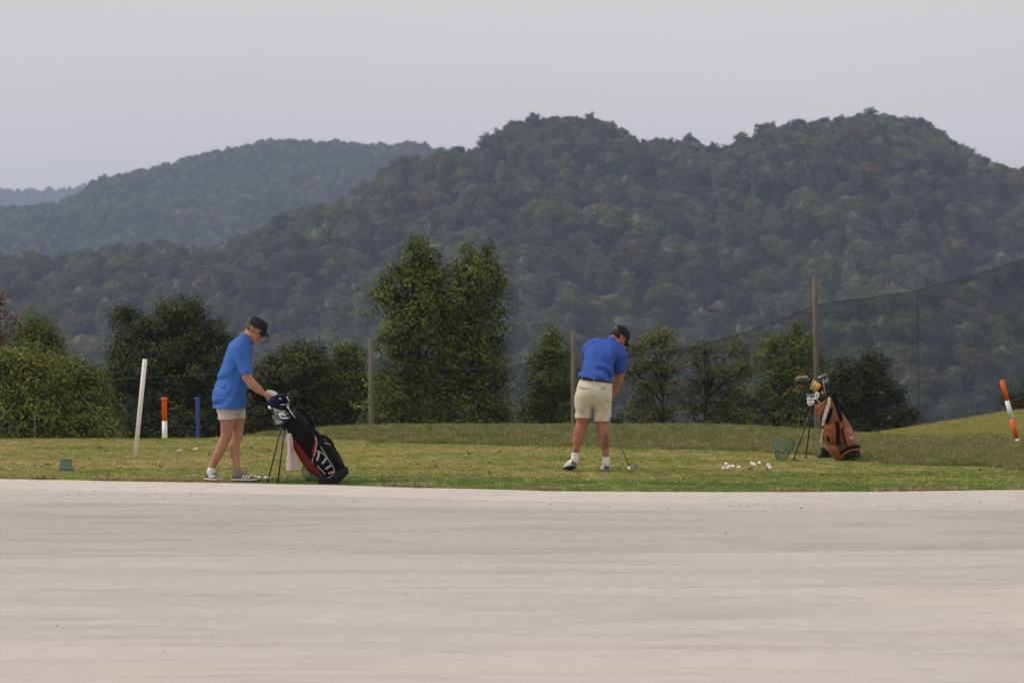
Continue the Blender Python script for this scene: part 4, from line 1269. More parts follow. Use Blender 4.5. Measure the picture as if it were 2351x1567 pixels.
# ================================================================== standing golfer in profile with the black bag
Y1 = 26.9
def A(px, py, dy=0.0): return N3(at(px, py, Y1 + dy))
def AV(px, py, dy=0.0): return at(px, py, Y1 + dy)
g1 = tag(empty('person', (AV(520, 1104).x, Y1, 0)), 'person in blue polo, stone shorts and black cap stooping over the black bag', 'person', 'golfers practising on the tee')
hO = AV(540 + 622 / 13.06, 715 + 480 / 13.06)
hfr = frame((math.cos(R(27)), -0.10, -math.sin(R(27))), (math.sin(R(27)), 0, math.cos(R(27))))
lo = A(470, 1110, -0.45); hi = A(640, 725, 0.45)
S = Solid(np.minimum(lo, hi) - 0.02, np.maximum(lo, hi) + 0.02, 0.0055)
S.chain([(A(520, 925, -.075), .084), (A(523, 961, -.085), .080), (A(519, 1000, -.07), .054), (A(510, 1024, -.05), .053), (A(501, 1042, -.04), .046), (A(488, 1070, -.02), .034), (A(484, 1082, -.015), .034)], 0.02)
S.ell(A(523.0, 1000, -.072), (.040, .044, .050), 0.02)
S.chain([(A(538, 925, .085), .094), (A(546, 961, .085), .076), (A(545, 999, .06), .054), (A(538.5, 1024, .03), .051), (A(540, 1043, 0), .045), (A(544.5, 1076, -.06), .033), (A(546, 1086, -.07), .034)], 0.02)
S.ell(A(548, 998, .058), (.04, .045, .05), 0.02)
S.stack([(A(0, 940)[2], A(525, 0)[0], Y1, .12, .16), (A(0, 900)[2], A(526, 0)[0], Y1, .115, .15), (A(0, 860)[2], A(535, 0)[0], Y1, .11, .145), (A(0, 815)[2], A(546, 0)[0], Y1, .118, .17), (A(0, 788)[2], A(553, 0)[0], Y1, .085, .15)], 0.04)
S.cone(A(557, 790), A(574, 765), .062, .056, 0.03)
S.cone(A(574, 766), A(582, 752), .056, .06, 0.02)
add_head(S, hO, hfr)
# near arm resting on the club cover
wr1 = AV(604, 902, -.17)
S.chain([(A(552, 802, -.165), .050), (A(565, 852, -.212), .050), (A(567, 866, -.218), .048), (A(580, 882.5, -.21), .047), (A(592, 892.5, -.19), .040), (N3(wr1), .028)], 0.02)
hand(S, wr1, (0.93, 0.18, -0.30), (0.30, -0.35, 0.9), (0.75, 0.75, 0.5), side=-1)
# far arm, bent, hand in a black glove
wr2 = AV(573, 893, .14)
S.chain([(A(553, 802, .165), .050), (A(553, 850, .24), .050), (A(554, 866, .24), .046), (A(566, 884, .19), .038), (N3(wr2), .027)], 0.02)
link('body', S.mesh('body'), SKIN1, g1)
# glove
lo = N3(wr2) - 0.14; hi = N3(wr2) + 0.16
S = Solid(lo, hi, 0.005)
S.cone(N3(wr2) - np.array([.012, 0, -.012]), N3(wr2), .031, .031, .01)
hand(S, wr2, (0.8, 0.1, -0.35), (0.2, -0.3, 0.9), (0.6, 0.8, 0.6), side=-1, size=1.08)
link('glove', S.mesh('glove'), BLACKC, g1)
head_extras(g1, hO, hfr, HAIR1, True)
cap, P = add_cap(g1, hO, hfr, BLACKC, GREYM)
# curl of hair sticking out above the strap and the pale mark on the cap front
tf = Solid(N3(P(-.11, 0, .05)) - .06, N3(P(-.11, 0, .05)) + .06, .004)
tf.ell(N3(P(-.090, 0, .052)), (.016, .024, .014), .0, hfr).ell(N3(P(-.097, -.01, .040)), (.010, .012, .010), .006, hfr)
tf.fold(lambda x, y, z: .005 * vnoise(x + y, z, .009, 3))
link('hair_curl', tf.mesh('hair_curl'), cloth('fair_hair', (0.28, 0.19, 0.11), 0.3, 200, 0.6, 0.002), g1)
em = MB()
def emp(b, h):
    t_ = math.asin(min(1, h / .108)) / (math.pi / 2); k_ = (1 - (h / .1085) ** 2.7) ** (1 / 2.3)
    ca = math.sqrt(max(0, 1 - (b / (.085 * k_)) ** 2))
    return P(.010 + .108 * ca * k_ + .012 * ca * math.sin(t_ * math.pi * .9) - .012 * t_ + .002, b, h)
em.tube([emp(-.018 + .020 * math.cos(R(50 + i * 24)), .045 + .020 * math.sin(R(50 + i * 24))) for i in range(12)], .0028, 5)
em.tube([emp(-.004, .060), emp(-.014, .046), emp(-.004, .034)], .0028, 5)
em.build('emblem', GREYM, cap)

# polo shirt
lo = A(478, 945, -0.40); hi = A(600, 752, 0.40)
S = Solid(np.minimum(lo, hi) - .02, np.maximum(lo, hi) + .02, 0.006)
rows = [(938, 487.5, 561, .222), (913, 489, 565.5, .220), (897, 491.5, 569, .212), (880, 497, 571.5, .200), (857, 503.5, 574, .190), (835, 510.5, 577, .19), (812, 517.5, 579.5, .20), (798, 522.5, 579.5, .205), (786, 528, 578, .175), (776, 541, 576.5, .10)]
S.stack([(A(0, q)[2], A((b + f_) / 2, 0)[0], Y1 + 0.0, (f_ - b) / 2 / F * Y1, dd) for q, b, f_, dd in rows], 0.02)
S.cone(A(549, 790, -.13), A(549, 790, .13), .055, .055, .03)
for q_ in (-1, 1): S.cone(A(553, 788, .12 * q_), A(560, 774, .03 * q_), .045, .052, .03)
def folds1(x, y, z):
    k = sstep(A(0, 780)[2], A(0, 850)[2], z)
    return -0.030 * k * wr(x, y, z, (0.45, 0.1, 1.0), 16, 2) - 0.026 * wr(x, y, z, (1, 0.2, -0.5), 13, 9) * sstep(A(0, 840)[2], A(0, 905)[2], z)
S.fold(folds1)
# sleeves, cut at their hems
T = Solid(S.lo, S.lo + (S.n - 1) * S.h - 1e-6, S.h)
T.n = S.n; T.D = np.full(S.n, 0.5, np.float32); T.ax = S.ax
T.cone(A(550, 802, -.155), A(566, 856, -.212), .076, .069, .0)
T.cone(A(566, 856, -.212), A(571, 874, -.22), .069, .070, .0)
T.fold(lambda x, y, z: -0.014 * wr(x, y, z, (0.3, 0, 1), 18, 12))
T.cut(A(566.5, 858, -.21), (0.16, 0, -1))
U = Solid(S.lo, S.lo + (S.n - 1) * S.h - 1e-6, S.h)
U.n = S.n; U.D = np.full(S.n, 0.5, np.float32); U.ax = S.ax
U.cone(A(551, 802, .155), A(553, 872, .235), .075, .068, .0)
U.cut(A(553, 856, .235), (0.02, 0, -1))
for Q_ in (T, U):
    S._blend(tuple(slice(None) for _ in range(3)), Q_.D, 0.022)
S.cut(A(487, 936.0), (-0.02, 0, -1))
# neck opening
S.cone(A(560, 784), A(580, 748), .058, .060, sub=True)
shirt = link('shirt', S.mesh('shirt'), BLUE1, g1)
shirt['label'] = 'blue short-sleeved polo shirt, untucked'
# collar: folded band standing round the neck
fN = Vector((0.50, 0, 0.86)).normalized(); sN = Vector((0, 1, 0)); tN = Vector((0.86, 0, -0.5))
def collar(root, c, ax, side, fwd, r0, mat, h=0.042, tip=0.02):
    rows_ = []
    for i in range(5):
        v = i / 4
        row = []
        for j in range(25):
            a = R(-165 + j * 330 / 24)        # gap at the front
            rr = r0 * (1.0 + 0.05 * v + 0.16 * (1 - v))
            drop = tip * max(0, (abs(a) - 1.6)) ** 1.5 * (1 - v)
            row.append(Vector(c) - fwd * math.cos(a) * rr * 1.05 + side * math.sin(a) * rr + ax * (h * (v - 0.35) - drop))
        rows_.append(row)
    mb = MB(); mb.add([p for r_ in rows_ for p in r_], [(i * 25 + j, i * 25 + j + 1, (i + 1) * 25 + j + 1, (i + 1) * 25 + j) for i in range(4) for j in range(24)])
    return mb.build('collar', mat, root, solid=0.006)
collar(shirt, AV(566.5, 776), fN, sN, tN, 0.064, BLUE1)
pl = MB().box(AV(579.2, 796, 0), .006, .03, .10, Matrix.Rotation(R(6), 3, 'Y')); pl.build('placket', BLUE1, shirt)

# shorts
lo = A(485, 972, -0.3); hi = A(580, 895, 0.3)
S = Solid(np.minimum(lo, hi) - .02, np.maximum(lo, hi) + .02, 0.006)
S.stack([(A(0, 946)[2], A(526, 0)[0], Y1, .135, .17), (A(0, 900)[2], A(526, 0)[0], Y1, .13, .165)], 0.02)
S.cone(A(520, 925, -.080), A(523, 975, -.088), .100, .105, .02)
S.cone(A(540, 925, .085), A(544, 975, .085), .104, .089, .02)
S.fold(lambda x, y, z: -0.018 * wr(x, y, z, (1, 0.3, 0.35), 14, 5) - 0.012 * wr(x, y, z, (0.2, 0, 1), 18, 7))
S.cut(A(523, 961.5), (0.06, 0, -1))
sh1 = link('shorts', S.mesh('shorts'), SHORT1, g1)
hm = MB()
for cx_, cy_, rr in ((522.6, 955, .1085),):
    c = AV(cx_, cy_, -.088)
    hm.rings([ell_ring(c + Vector((0, 0, dz)), Vector((1, 0, .06)), Vector((0, 1, 0)), rr, rr, 28) for dz in (-.0015, .0015)], cap=False)
hm.build('hem_seam', SHORT1, sh1)
# socks and shoes
for pts, lab in (((A(490, 1066, -.022), A(484.5, 1082, -.015), A(487, 1094, -.03)), 'l'), ((A(543.5, 1080, -.065), A(546, 1090, -.07), A(553, 1097, -.075)), 'r')):
    lo = np.minimum.reduce(pts) - .09; hi = np.maximum.reduce(pts) + .09
    S = Solid(lo, hi, .005)
    S.cone(pts[0], pts[1], .0375, .040, .01).cone(pts[1], pts[2], .040, .036, .02)
    a_ = Vector(pts[0]); b_ = Vector(pts[1])
    S.cut(N3(a_.lerp(b_, 0.40)), a_ - b_)
    link('sock', S.mesh('sock'), SOCK, g1)
hl = Vector((AV(474, 0).x - .01, Y1 + .055, 0.004))
shoe(g1, hl, (0.70, -0.71, 0), SHOEG, SOLED, SOLEW, STRIPE)
hr = Vector((AV(534.5, 0).x, Y1 - .10, 0.004))
shoe(g1, hr, (1.0, -0.06, 0), SHOEG, SOLED, SOLEW, STRIPE, L=0.30)

# ================================================================== golfer seen from behind, addressing the ball
Y2 = 28.5
def z2(zx, zy): return 1250 + zx / 3.918, 720 + zy / 3.918
def B(zx, zy, dy=0.0): return N3(at(*z2(zx, zy), Y2 + dy))
def BV(zx, zy, dy=0.0): return at(*z2(zx, zy), Y2 + dy)
g2 = tag(empty('person', (BV(440, 1400).x, Y2, 0)), 'person seen from behind in royal blue polo and khaki shorts bending over a ball', 'person', 'golfers practising on the tee')
hO2 = at(1370 + 830 / 15.67, 735 + 545 / 15.67, Y2 + .27)
hfr2 = frame((0.64, 0.44, -0.63), (0.48, 0.22, 0.85))
lo = B(180, 1430, -0.2); hi = B(800, 100, 0.65)
S = Solid(np.minimum(lo, hi) - .02, np.maximum(lo, hi) + .02, 0.0058)
S.chain([(B(365, 740, .03), .098), (B(345, 930, .04), .076), (B(338, 990, .05), .062), (B(314, 1070, .03), .060), (B(300, 1140, .02), .053), (B(283, 1215, .02), .036), (B(276, 1275, .03), .035)], 0.02)
S.ell(B(312, 1085, -.002), (.045, .03, .10), 0.04)
S.chain([(B(525, 750, .03), .098), (B(518, 930, .03), .078), (B(517, 995, .04), .064), (B(530, 1080, .02), .060), (B(540, 1160, .01), .050), (B(549, 1245, .01), .036), (B(551, 1315, .02), .037)], 0.02)
S.ell(B(534, 1095, -.01), (.045, .03, .10), 0.04)
S.stack([(B(0, 720)[2], B(448, 0)[0], Y2 + .02, .18, .13), (B(0, 600)[2], B(455, 0)[0], Y2 + .03, .155, .115), (B(0, 500)[2], B(475, 0)[0], Y2 + .08, .15, .115), (B(0, 400)[2], B(510, 0)[0], Y2 + .14, .165, .12), (B(0, 320)[2], B(545, 0)[0], Y2 + .2, .16, .11), (B(0, 260)[2], B(570, 0)[0], Y2 + .24, .10, .08)], 0.04)
S.cone(B(585, 275, .24), B(655, 215, .27), .068, .060, .03)
add_head(S, hO2, hfr2)
GR = BV(531, 850, .40)                      # hands on the grip
CH = BV(768, 1378, .27)                     # hosel of the iron
shaft = (CH - GR).normalized()
wrR = GR + Vector((.062, -.035, .085))
S.chain([(B(685, 395, .22), .066), (B(675, 525, .30), .054), (B(664, 600, .32), .050), (B(636, 690, .35), .045), (N3(wrR), .031)], 0.02)
wrL = GR + Vector((-.05, -.04, .12))
S.chain([(B(420, 345, .28), .064), (B(425, 470, .42), .054), (B(440, 560, .45), .049), (N3(wrL), .031)], 0.02)
hand(S, wrR, (GR - wrR) + Vector((-.02, .01, -.03)), (0.6, -0.7, 0.3), (0.95, 0.95, 0.6), side=1)
hand(S, wrL, (GR - wrL) + Vector((.01, .02, -.01)), (-0.6, -0.7, 0.3), (0.95, 0.95, 0.6), side=-1)
bm2 = S.mesh('body')
t = NT('skin_tanned_calf')
# tattoo on the right calf: dark ink figure
p = t.pos()
n1 = t.noise(p, 9, 4, 0.6)
c = t.ramp(n1, [(0.3, (0.31, 0.125, 0.075)), (0.7, (0.385, 0.168, 0.103))])
tc = BV(553, 1150, -.05)
dv = t.n('ShaderNodeVectorMath', _operation='SUBTRACT', i0=t.n('ShaderNodeNewGeometry').outputs['Position'], i1=tuple(tc))
dm = t.n('ShaderNodeVectorMath', _operation='MULTIPLY', i0=dv.outputs[0], i1=(1 / .045, 1 / .09, 1 / .13))
ln = t.n('ShaderNodeVectorMath', _operation='LENGTH', i0=dm.outputs[0])
nz = t.noise(p, 38, 4, 0.7, 1.2)
sm = t.n('ShaderNodeMath', _operation='MULTIPLY_ADD', i0=nz, i1=-1.25, i2=ln.outputs['Value'])
ink = t.ramp(sm.outputs[0], [(0.0, (1, 1, 1)), (0.25, (0, 0, 0))])
c = t.mix(ink, c, t.mix(0.55, c, (0.05, 0.055, 0.06)))
b = t.bsdf(c, 0.6, 0.3)
b.inputs['Subsurface Weight'].default_value = 0.1
b.inputs['Subsurface Radius'].default_value = (0.012, 0.005, 0.003)
link('body', bm2, t.m, g2)
head_extras(g2, hO2, hfr2, HAIR2, False)
cap, P = add_cap(g2, hO2, hfr2, BLACKC)
MB().box(P(-.099, 0.0, .030), .004, .034, .014, Matrix((hfr2[0], hfr2[1], hfr2[2])).transposed()).build('strap_patch', GREYM, cap)
# shirt
lo = B(280, 650, -0.25); hi = B(770, 150, 0.6)
S = Solid(np.minimum(lo, hi) - .02, np.maximum(lo, hi) + .02, 0.006)
rows = [(640, 310, 600, .02, .15), (598, 308, 603, .02, .16), (560, 311, 604, .03, .155), (520, 325, 608, .05, .148), (470, 342, 622, .08, .148), (420, 352, 640, .12, .15), (370, 365, 668, .15, .152), (330, 380, 690, .18, .15), (290, 402, 676, .21, .13), (258, 430, 650, .23, .11), (235, 470, 632, .25, .085)]
S.stack([(B(0, q)[2], (B(a_, 0)[0] + B(b_, 0)[0]) / 2, Y2 + dy, (B(b_, 0)[0] - B(a_, 0)[0]) / 2, dd) for q, a_, b_, dy, dd in rows], 0.02)
S.cone(B(450, 290, .22), B(640, 310, .22), .085, .09, .03)
def folds2(x, y, z):
    lowm = sstep(B(0, 400)[2], B(0, 520)[2], z)
    return -0.038 * lowm * wr(x, y, z, (-0.8, 0, 0.7), 13, 4) - 0.022 * wr(x, y, z, (0.2, 0, 1.0), 14, 8) - 0.022 * lowm * wr(x, y, z, (1, 0, 0.15), 15, 6)
S.fold(folds2)
S.cone(B(678, 375, .21), B(676, 530, .29), .088, .068, .04)
S.cone(B(676, 530, .29), B(674, 575, .31), .067, .066, .01)
S.cone(B(400, 330, .25), B(400, 460, .40), .086, .068, .04)
x, y, z = np.meshgrid(*S.ax, indexing='ij', sparse=True)
hem = B(676, 528, .29)
dn = -(z - hem[2]) * 0.95 + (x - hem[0]) * 0.27 + (y - hem[1]) * 0.2
S.D = np.where((x > B(632, 0)[0]) & (dn > -0.02), np.maximum(S.D, dn), S.D).astype(np.float32)
# bloused hem, cut on a slant
pa, pb = Vector(B(305, 562, 0)), Vector(B(603, 611, 0))
dd = pb - pa
S.cut(N3(pa), (dd.z, 0, -dd.x))
S.cone(B(600, 265, .24), B(690, 190, .28), .062, .064, sub=True)
sh2 = link('shirt', S.mesh('shirt'), BLUE2, g2)
ax2 = Vector((.70, .18, .62)).normalized(); sd2 = Vector((0.25, -0.95, 0)).normalized(); sd2 = (sd2 - ax2 * sd2.dot(ax2)).normalized()
collar(sh2, BV(612, 252, .25), ax2, sd2, sd2.cross(ax2) * -1 if sd2.cross(ax2).y < 0 else sd2.cross(ax2), 0.068, BLUE2)
# belt and shorts
lo = B(255, 990, -0.3); hi = B(650, 540, 0.35)
S = Solid(np.minimum(lo, hi) - .02, np.maximum(lo, hi) + .02, 0.006)
S.stack([(B(0, 805)[2], B(443, 0)[0], Y2 + .03, .185, .11), (B(0, 775)[2], B(446, 0)[0], Y2 + .022, .196, .140), (B(0, 730)[2], B(447, 0)[0], Y2 + .015, .203, .155), (B(0, 660)[2], B(452, 0)[0], Y2 + .02, .195, .145), (B(0, 575)[2], B(463, 0)[0], Y2 + .03, .178, .125)], 0.03)
S.cone(B(360, 760, .02), B(338, 975, .04), .108, .080, .02)
S.cone(B(522, 765, .02), B(523, 1000, .03), .103, .089, .02)
S.ell(B(380, 735, -.045), (.085, .09, .11), .07); S.ell(B(515, 745, -.045), (.085, .09, .11), .07)
S.cone(B(441, 700, -.162), B(437, 800, -.125), .006, .012, sub=True)
S.fold(lambda x, y, z: -0.020 * wr(x, y, z, (0.8, 0.2, 0.8), 15, 5) - 0.020 * wr(x, y, z, (-0.2, 0, 1), 15, 7) * sstep(B(0, 760)[2], B(0, 850)[2], z))
tilt = Vector((dd.z, 0, -dd.x)).normalized()
S.cut(N3(BV(452, 603)), -tilt)
pL = B(338, 938); S.D = np.where(np.meshgrid(*S.ax, indexing='ij', sparse=True)[0] < B(432, 0)[0], np.maximum(S.D, -(np.meshgrid(*S.ax, indexing='ij', sparse=True)[2] - pL[2]) + 0 * S.D), S.D).astype(np.float32)
S.cut(B(523, 966), (0, 0, -1))
st2 = link('shorts', S.mesh('shorts'), SHORT2, g2)
st2['label'] = 'khaki knee-length shorts with back pockets'
# back pockets, belt loop
KSEAM = plain('khaki_seam', (0.30, 0.26, 0.19), 0.9, 0.1)
for zx0, zy0, zx1, zy1 in ((300, 655, 395, 672), (498, 668, 590, 664)):
    mb = MB()
    mb.tube([BV(zx0 + (zx1 - zx0) * t_, zy0 + (zy1 - zy0) * t_, -.148 + .05 * (abs(zx0 + (zx1 - zx0) * t_ - 450) / 150) ** 2) for t_ in np.linspace(0, 1, 6)], .0035, 5)
    mb.build('pocket_seam', KSEAM, st2)
MB().tube([BV(324, 659, -.125), BV(324, 666, -.125)], .006, 6).build('button', SOLED, st2)
MB().box(BV(566, 664, -.122), .055, .004, .014, Matrix.Rotation(R(-6), 3, 'Y')).build('card', WHITE, st2)
c0 = BV(460, 597, .03)
eX = Vector((dd.x, 0, dd.z)).normalized()
mb = MB()
mb.rings([ell_ring(c0 + tilt * -dz, eX, Vector((0, 1, 0)), .186, .134, 40) for dz in (-.019, .016)], cap=False)
bl = mb.build('belt', BELT, g2, solid=.005)
for zx, w_ in ((445, .012), (338, .011)):
    MB().box(BV(zx, 592 + (zx - 450) * .16, -.106 if zx > 400 else -.058), w_, .006, .05).build('belt_loop', SHORT2, bl)
# socks, shoes
for pts in ((B(279, 1235, .022), B(274, 1300, .032), B(270, 1335, .05)), (B(550, 1272, .012), B(553, 1340, .022), B(556, 1372, .06))):
    lo = np.minimum.reduce(pts) - .09; hi = np.maximum.reduce(pts) + .09
    S = Solid(lo, hi, .005); S.cone(pts[0], pts[1], .041, .041, .01).cone(pts[1], pts[2], .041, .04, .02)
    a_, b_ = Vector(pts[0]), Vector(pts[1])
    S.cut(N3(a_.lerp(b_, .18)), a_ - b_)
    link('sock', S.mesh('sock'), SOCK, g2)
def back_shoe(heel, fwd, up, lab):
    sh, P = shoe(g2, heel, fwd, SHOEW, SOLED, MINT, None, up=up, L=.30)
    sh['label'] = lab
    # dark forked heel panel and navy padded collar
    vv = [P(-.0055, -.031, .028), P(-.0055, .031, .028), P(-.003, .026, .054), P(.001, .015, .078), P(-.004, .004, .052), P(-.004, -.004, .052), P(.001, -.015, .078), P(-.003, -.026, .054)]
    mb = MB(); mb.add(vv, [(0, 1, 2, 3, 4, 5, 6, 7)]); mb.build('heel_panel', TEAL, sh, solid=.004)
    MB().tube([P(.070, -.030, .098), P(.035, -.029, .096), P(.010, -.018, .102), P(.006, 0, .112), P(.010, .018, .102), P(.035, .029, .096), P(.070, .030, .098)], .009, 8).build('padded_collar', NAVY, sh)
back_shoe(Vector((BV(560, 0).x, Y2 - .02, .004)), (-.04, 1, 0), (0, 0, 1), 'cream shoe flat on the grass')
hz = 0.055
back_shoe(Vector((BV(262, 0).x, Y2 + .0, hz)), (-.30, 1, -.20), (.08, .18, 1), 'cream shoe with its heel raised')

# ------------------------------------------------------------------ iron in the golfer's hands, and the ball in front of it
STEEL = plain('club_steel', (0.34, 0.34, 0.35), 0.32, 0.5, 1.0, var=0.08, scale=60)
STEELD = plain('club_steel_dark', (0.16, 0.16, 0.17), 0.35, 0.5, 1.0)
CHROME = plain('club_chrome', (0.75, 0.75, 0.76), 0.22, 0.5, 1.0, var=0.05)
GRIPM = plain('grip_rubber', (0.02, 0.02, 0.022), 0.85, 0.2)
SHAFTM = plain('shaft_dark', (0.10, 0.10, 0.11), 0.35, 0.5, 0.6)

def iron_head(hosel, d_toe, d_up, face, mat, parent, size=1.0, name='club_head', cavity=None):
    """blade of an iron: heel at hosel, toe along d_toe, sole at the bottom"""
    t_, u_ = Vector(d_toe).normalized(), Vector(d_up).normalized()
    n_ = Vector(face).normalized()
    k = size
    out = [(-0.004, -0.016), (0.02, -0.024), (0.05, -0.026), (0.074, -0.018), (0.082, 0.002), (0.078, 0.022), (0.066, 0.032), (0.045, 0.024), (0.018, 0.008), (-0.002, 0.004)]
    H = Vector(hosel)
    r0 = [H + t_ * a * k + u_ * b * k + n_ * (0.004 if b > 0 else 0.006) * k for a, b in out]
    r1 = [H + t_ * a * k + u_ * b * k - n_ * (0.004 if b > 0 else 0.013) * k for a, b in out]
    mb = MB(); mb.rings([r0, r1])
    hd = mb.build(name, mat, parent, smooth=False, bevel=0.0015)
    c = H + t_ * 0.045 * k + u_ * 0.0 - n_ * 0.0135 * k
    q = [(0.012, -0.012), (0.05, -0.016), (0.068, -0.008), (0.066, 0.012), (0.045, 0.010), (0.018, 0.0)]
    mb = MB()
    mb.rings([[H + t_ * a * k + u_ * b * k - n_ * (0.0125 + e) * k for a, b in q] for e in (0.0, 0.002)])
    mb.build('cavity', cavity or STEELD, hd, smooth=False)
    return hd

club = tag(empty('golf_iron', tuple(CH)), 'steel iron held by the bent golfer, head at the ball', 'golf club')
topg = GR - shaft * 0.12
MB().tube([topg, topg + shaft * .03, topg + shaft * .25, topg + shaft * .27], [.0135, .0135, .010, .009], 10).build('grip', GRIPM, club)
MB().tube([topg + shaft * .26, CH - shaft * .05], [.0065, .0050], 10).build('shaft', SHAFTM, club)
MB().tube([CH - shaft * .065, CH - shaft * .02, CH + shaft * .006], [.0072, .0075, .0085], 10).build('ferrule', GRIPM, club)
iron_head(CH + Vector((.004, 0, -.003)), (.93, .12, .24), (-.22, .0, 1), (-.35, .9, .2), STEELD, club, 1.0, cavity=STEEL)

t = NT('ball_white')
vor = t.n('ShaderNodeTexVoronoi', Scale=340); t.l(t.n('ShaderNodeTexCoord').outputs['Object'], vor.inputs['Vector'])
t.bsdf((0.80, 0.79, 0.80), 0.35, 0.5, bump=vor.outputs['Distance'], bump_d=0.0008, bump_s=0.5)
BALLM = t.m
bm = bmesh.new(); bmesh.ops.create_icosphere(bm, subdivisions=3, radius=0.0214)
ball_me = bpy.data.meshes.new('golf_ball'); bm.to_mesh(ball_me); bm.free()
ball_me.materials.append(BALLM)
ball_me.polygons.foreach_set('use_smooth', [True] * len(ball_me.polygons))
def ball(px, py, label, group=None):
    """py = centre of the ball in the photograph, resting on the tee"""
    Yb = F * (CAMZ - 0.0214 - 0.006) / (py - HY)
    x = (px - CX) / F * Yb
    o = bpy.data.objects.new('golf_ball', ball_me)
    COL.objects.link(o)
    o.location = (x, Yb, float(zfun(x, Yb)) + 0.0214 + 0.006)
    o.rotation_euler = (px, py, px * .3)
    return tag(o, label, 'golf ball', group)
# ------------------------------------------------------------------ golf bags
class Bag:
    """tapered bag body lofted along a leaning axis; pockets, panels and piping are draped over its near surface"""
    def __init__(self, top, bot, offs, depth, Y):
        self.T = np.array(top, float); self.Bm = np.array(bot, float); self.Y = Y
        d = self.Bm - self.T; self.L = np.linalg.norm(d); self.d = d / self.L; self.p = np.array([-self.d[1] * -1, -self.d[0]])
        self.p = np.array([self.d[1], -self.d[0]])
        self.s = np.array([o[0] for o in offs]); self.l = np.array([o[1] for o in offs], float); self.r = np.array([o[2] for o in offs], float)
        self.dep = depth
    def ring_par(self, s):
        l, r = np.interp(s, self.s, self.l), np.interp(s, self.s, self.r)
        return (l + r) / 2, (r - l) / 2, np.interp(s, self.s, self.dep)
    def px(self, s, o):
        return self.T + self.d * self.L * s + self.p * o
    def pt(self, s, th, off=0.0):
        c, a, b = self.ring_par(s)
        k = 0.86
        ca, sa = math.cos(th), math.sin(th)
        ca = math.copysign(abs(ca) ** k, ca); sa = math.copysign(abs(sa) ** k, sa)
        q = self.px(s, c + a * ca)
        P0 = at(q[0], q[1], self.Y + b * sa)
        if off:
            n = Vector((self.p[0] * ca / a, 0, -self.p[1] * ca / a)) * (F / self.Y) + Vector((0, sa / b, 0)) 
            P0 = P0 + n.normalized() * off
        return P0
    def drape(self, px, py, off=0.0):
        v = np.array([px, py]) - self.T
        s = float(v @ self.d) / self.L; o = float(v @ self.p)
        c, a, b = self.ring_par(min(max(s, 0), 1))
        q = min(1.0, abs(o - c) / a)
        dep = (1 - q ** (2 / 0.86)) ** (0.43) * b
        return at(px, py, self.Y - dep - off)
    def body(self, root, mat, name='bag_body', n=18, seg=32, wob=0.0):
        rings = []
        for i in range(n):
            s = i / (n - 1)
            rings.append([self.pt(s, 2 * math.pi * k / seg, wob * math.sin(5 * s * 3 + 3 * math.cos(2 * math.pi * k / seg + 4 * s))) for k in range(seg)])
        return MB().rings(rings).build(name, mat, root)
    def pad(self, pts, name, mat, parent, puff=0.02, base=0.006, nr=5, sub=2):
        """pillow over an outline given in photo pixels"""
        pts = np.array(pts, float)
        # resample
        P = np.vstack([pts, pts[:1]]); seg = np.linalg.norm(np.diff(P, axis=0), axis=1); t = np.concatenate([[0], np.cumsum(seg)])
        n = 28
        tt = np.linspace(0, t[-1], n, endpoint=False)
        O = np.stack([np.interp(tt, t, P[:, 0]), np.interp(tt, t, P[:, 1])], -1)
        O = (np.roll(O, 1, 0) + 2 * O + np.roll(O, -1, 0)) / 4
        c = O.mean(0)
        rings = [[self.drape(*q, -0.012) for q in O], [self.drape(*q, base) for q in O]]
        for k in range(1, nr):
            r_ = 1 - k / nr
            rings.append([self.drape(*(c + (q - c) * r_), base + puff * (1 - r_ ** 2.5)) for q in O])
        o = MB().rings(rings).build(name, mat, parent)
        return o, O
    def line(self, pts, name, mat, parent, rad=0.003, off=0.008, closed=False, seg=5):
        P = [np.array(p, float) for p in pts]
        if closed: P.append(P[0])
        Q = []
        for a, b in zip(P[:-1], P[1:]):
            m = max(1, int(np.linalg.norm(b - a) / 2.5))
            for i in range(m): Q.append(a + (b - a) * i / m)
        Q.append(P[-1])
        return MB().tube([self.drape(*q, off) for q in Q], rad, seg).build(name, mat, parent)
    def ribbon(self, pts, w, name, mat, parent, off=0.008, th=0.004):
        P = [np.array(p, float) for p in pts]
        vv = []
        Q = []
        for a, b in zip(P[:-1], P[1:]):
            m = max(1, int(np.linalg.norm(b - a) / 3))
            for i in range(m): Q.append(a + (b - a) * i / m)
        Q.append(P[-1])
        ws = np.interp(np.linspace(0, 1, len(Q)), np.linspace(0, 1, len(w)), w) if isinstance(w, (list, tuple)) else [w] * len(Q)
        for i, q in enumerate(Q):
            d = Q[min(i + 1, len(Q) - 1)] - Q[max(i - 1, 0)]; d = d / (np.linalg.norm(d) + 1e-9); nn = np.array([-d[1], d[0]])
            for e in (-0.5, 0, 0.5): vv.append(self.drape(*(q + nn * ws[i] * e), off))
        ff = [(i * 3 + j, i * 3 + j + 1, (i + 1) * 3 + j + 1, (i + 1) * 3 + j) for i in range(len(Q) - 1) for j in range(2)]
        mb = MB(); mb.add(vv, ff)
        return mb.build(name, mat, parent, solid=th)

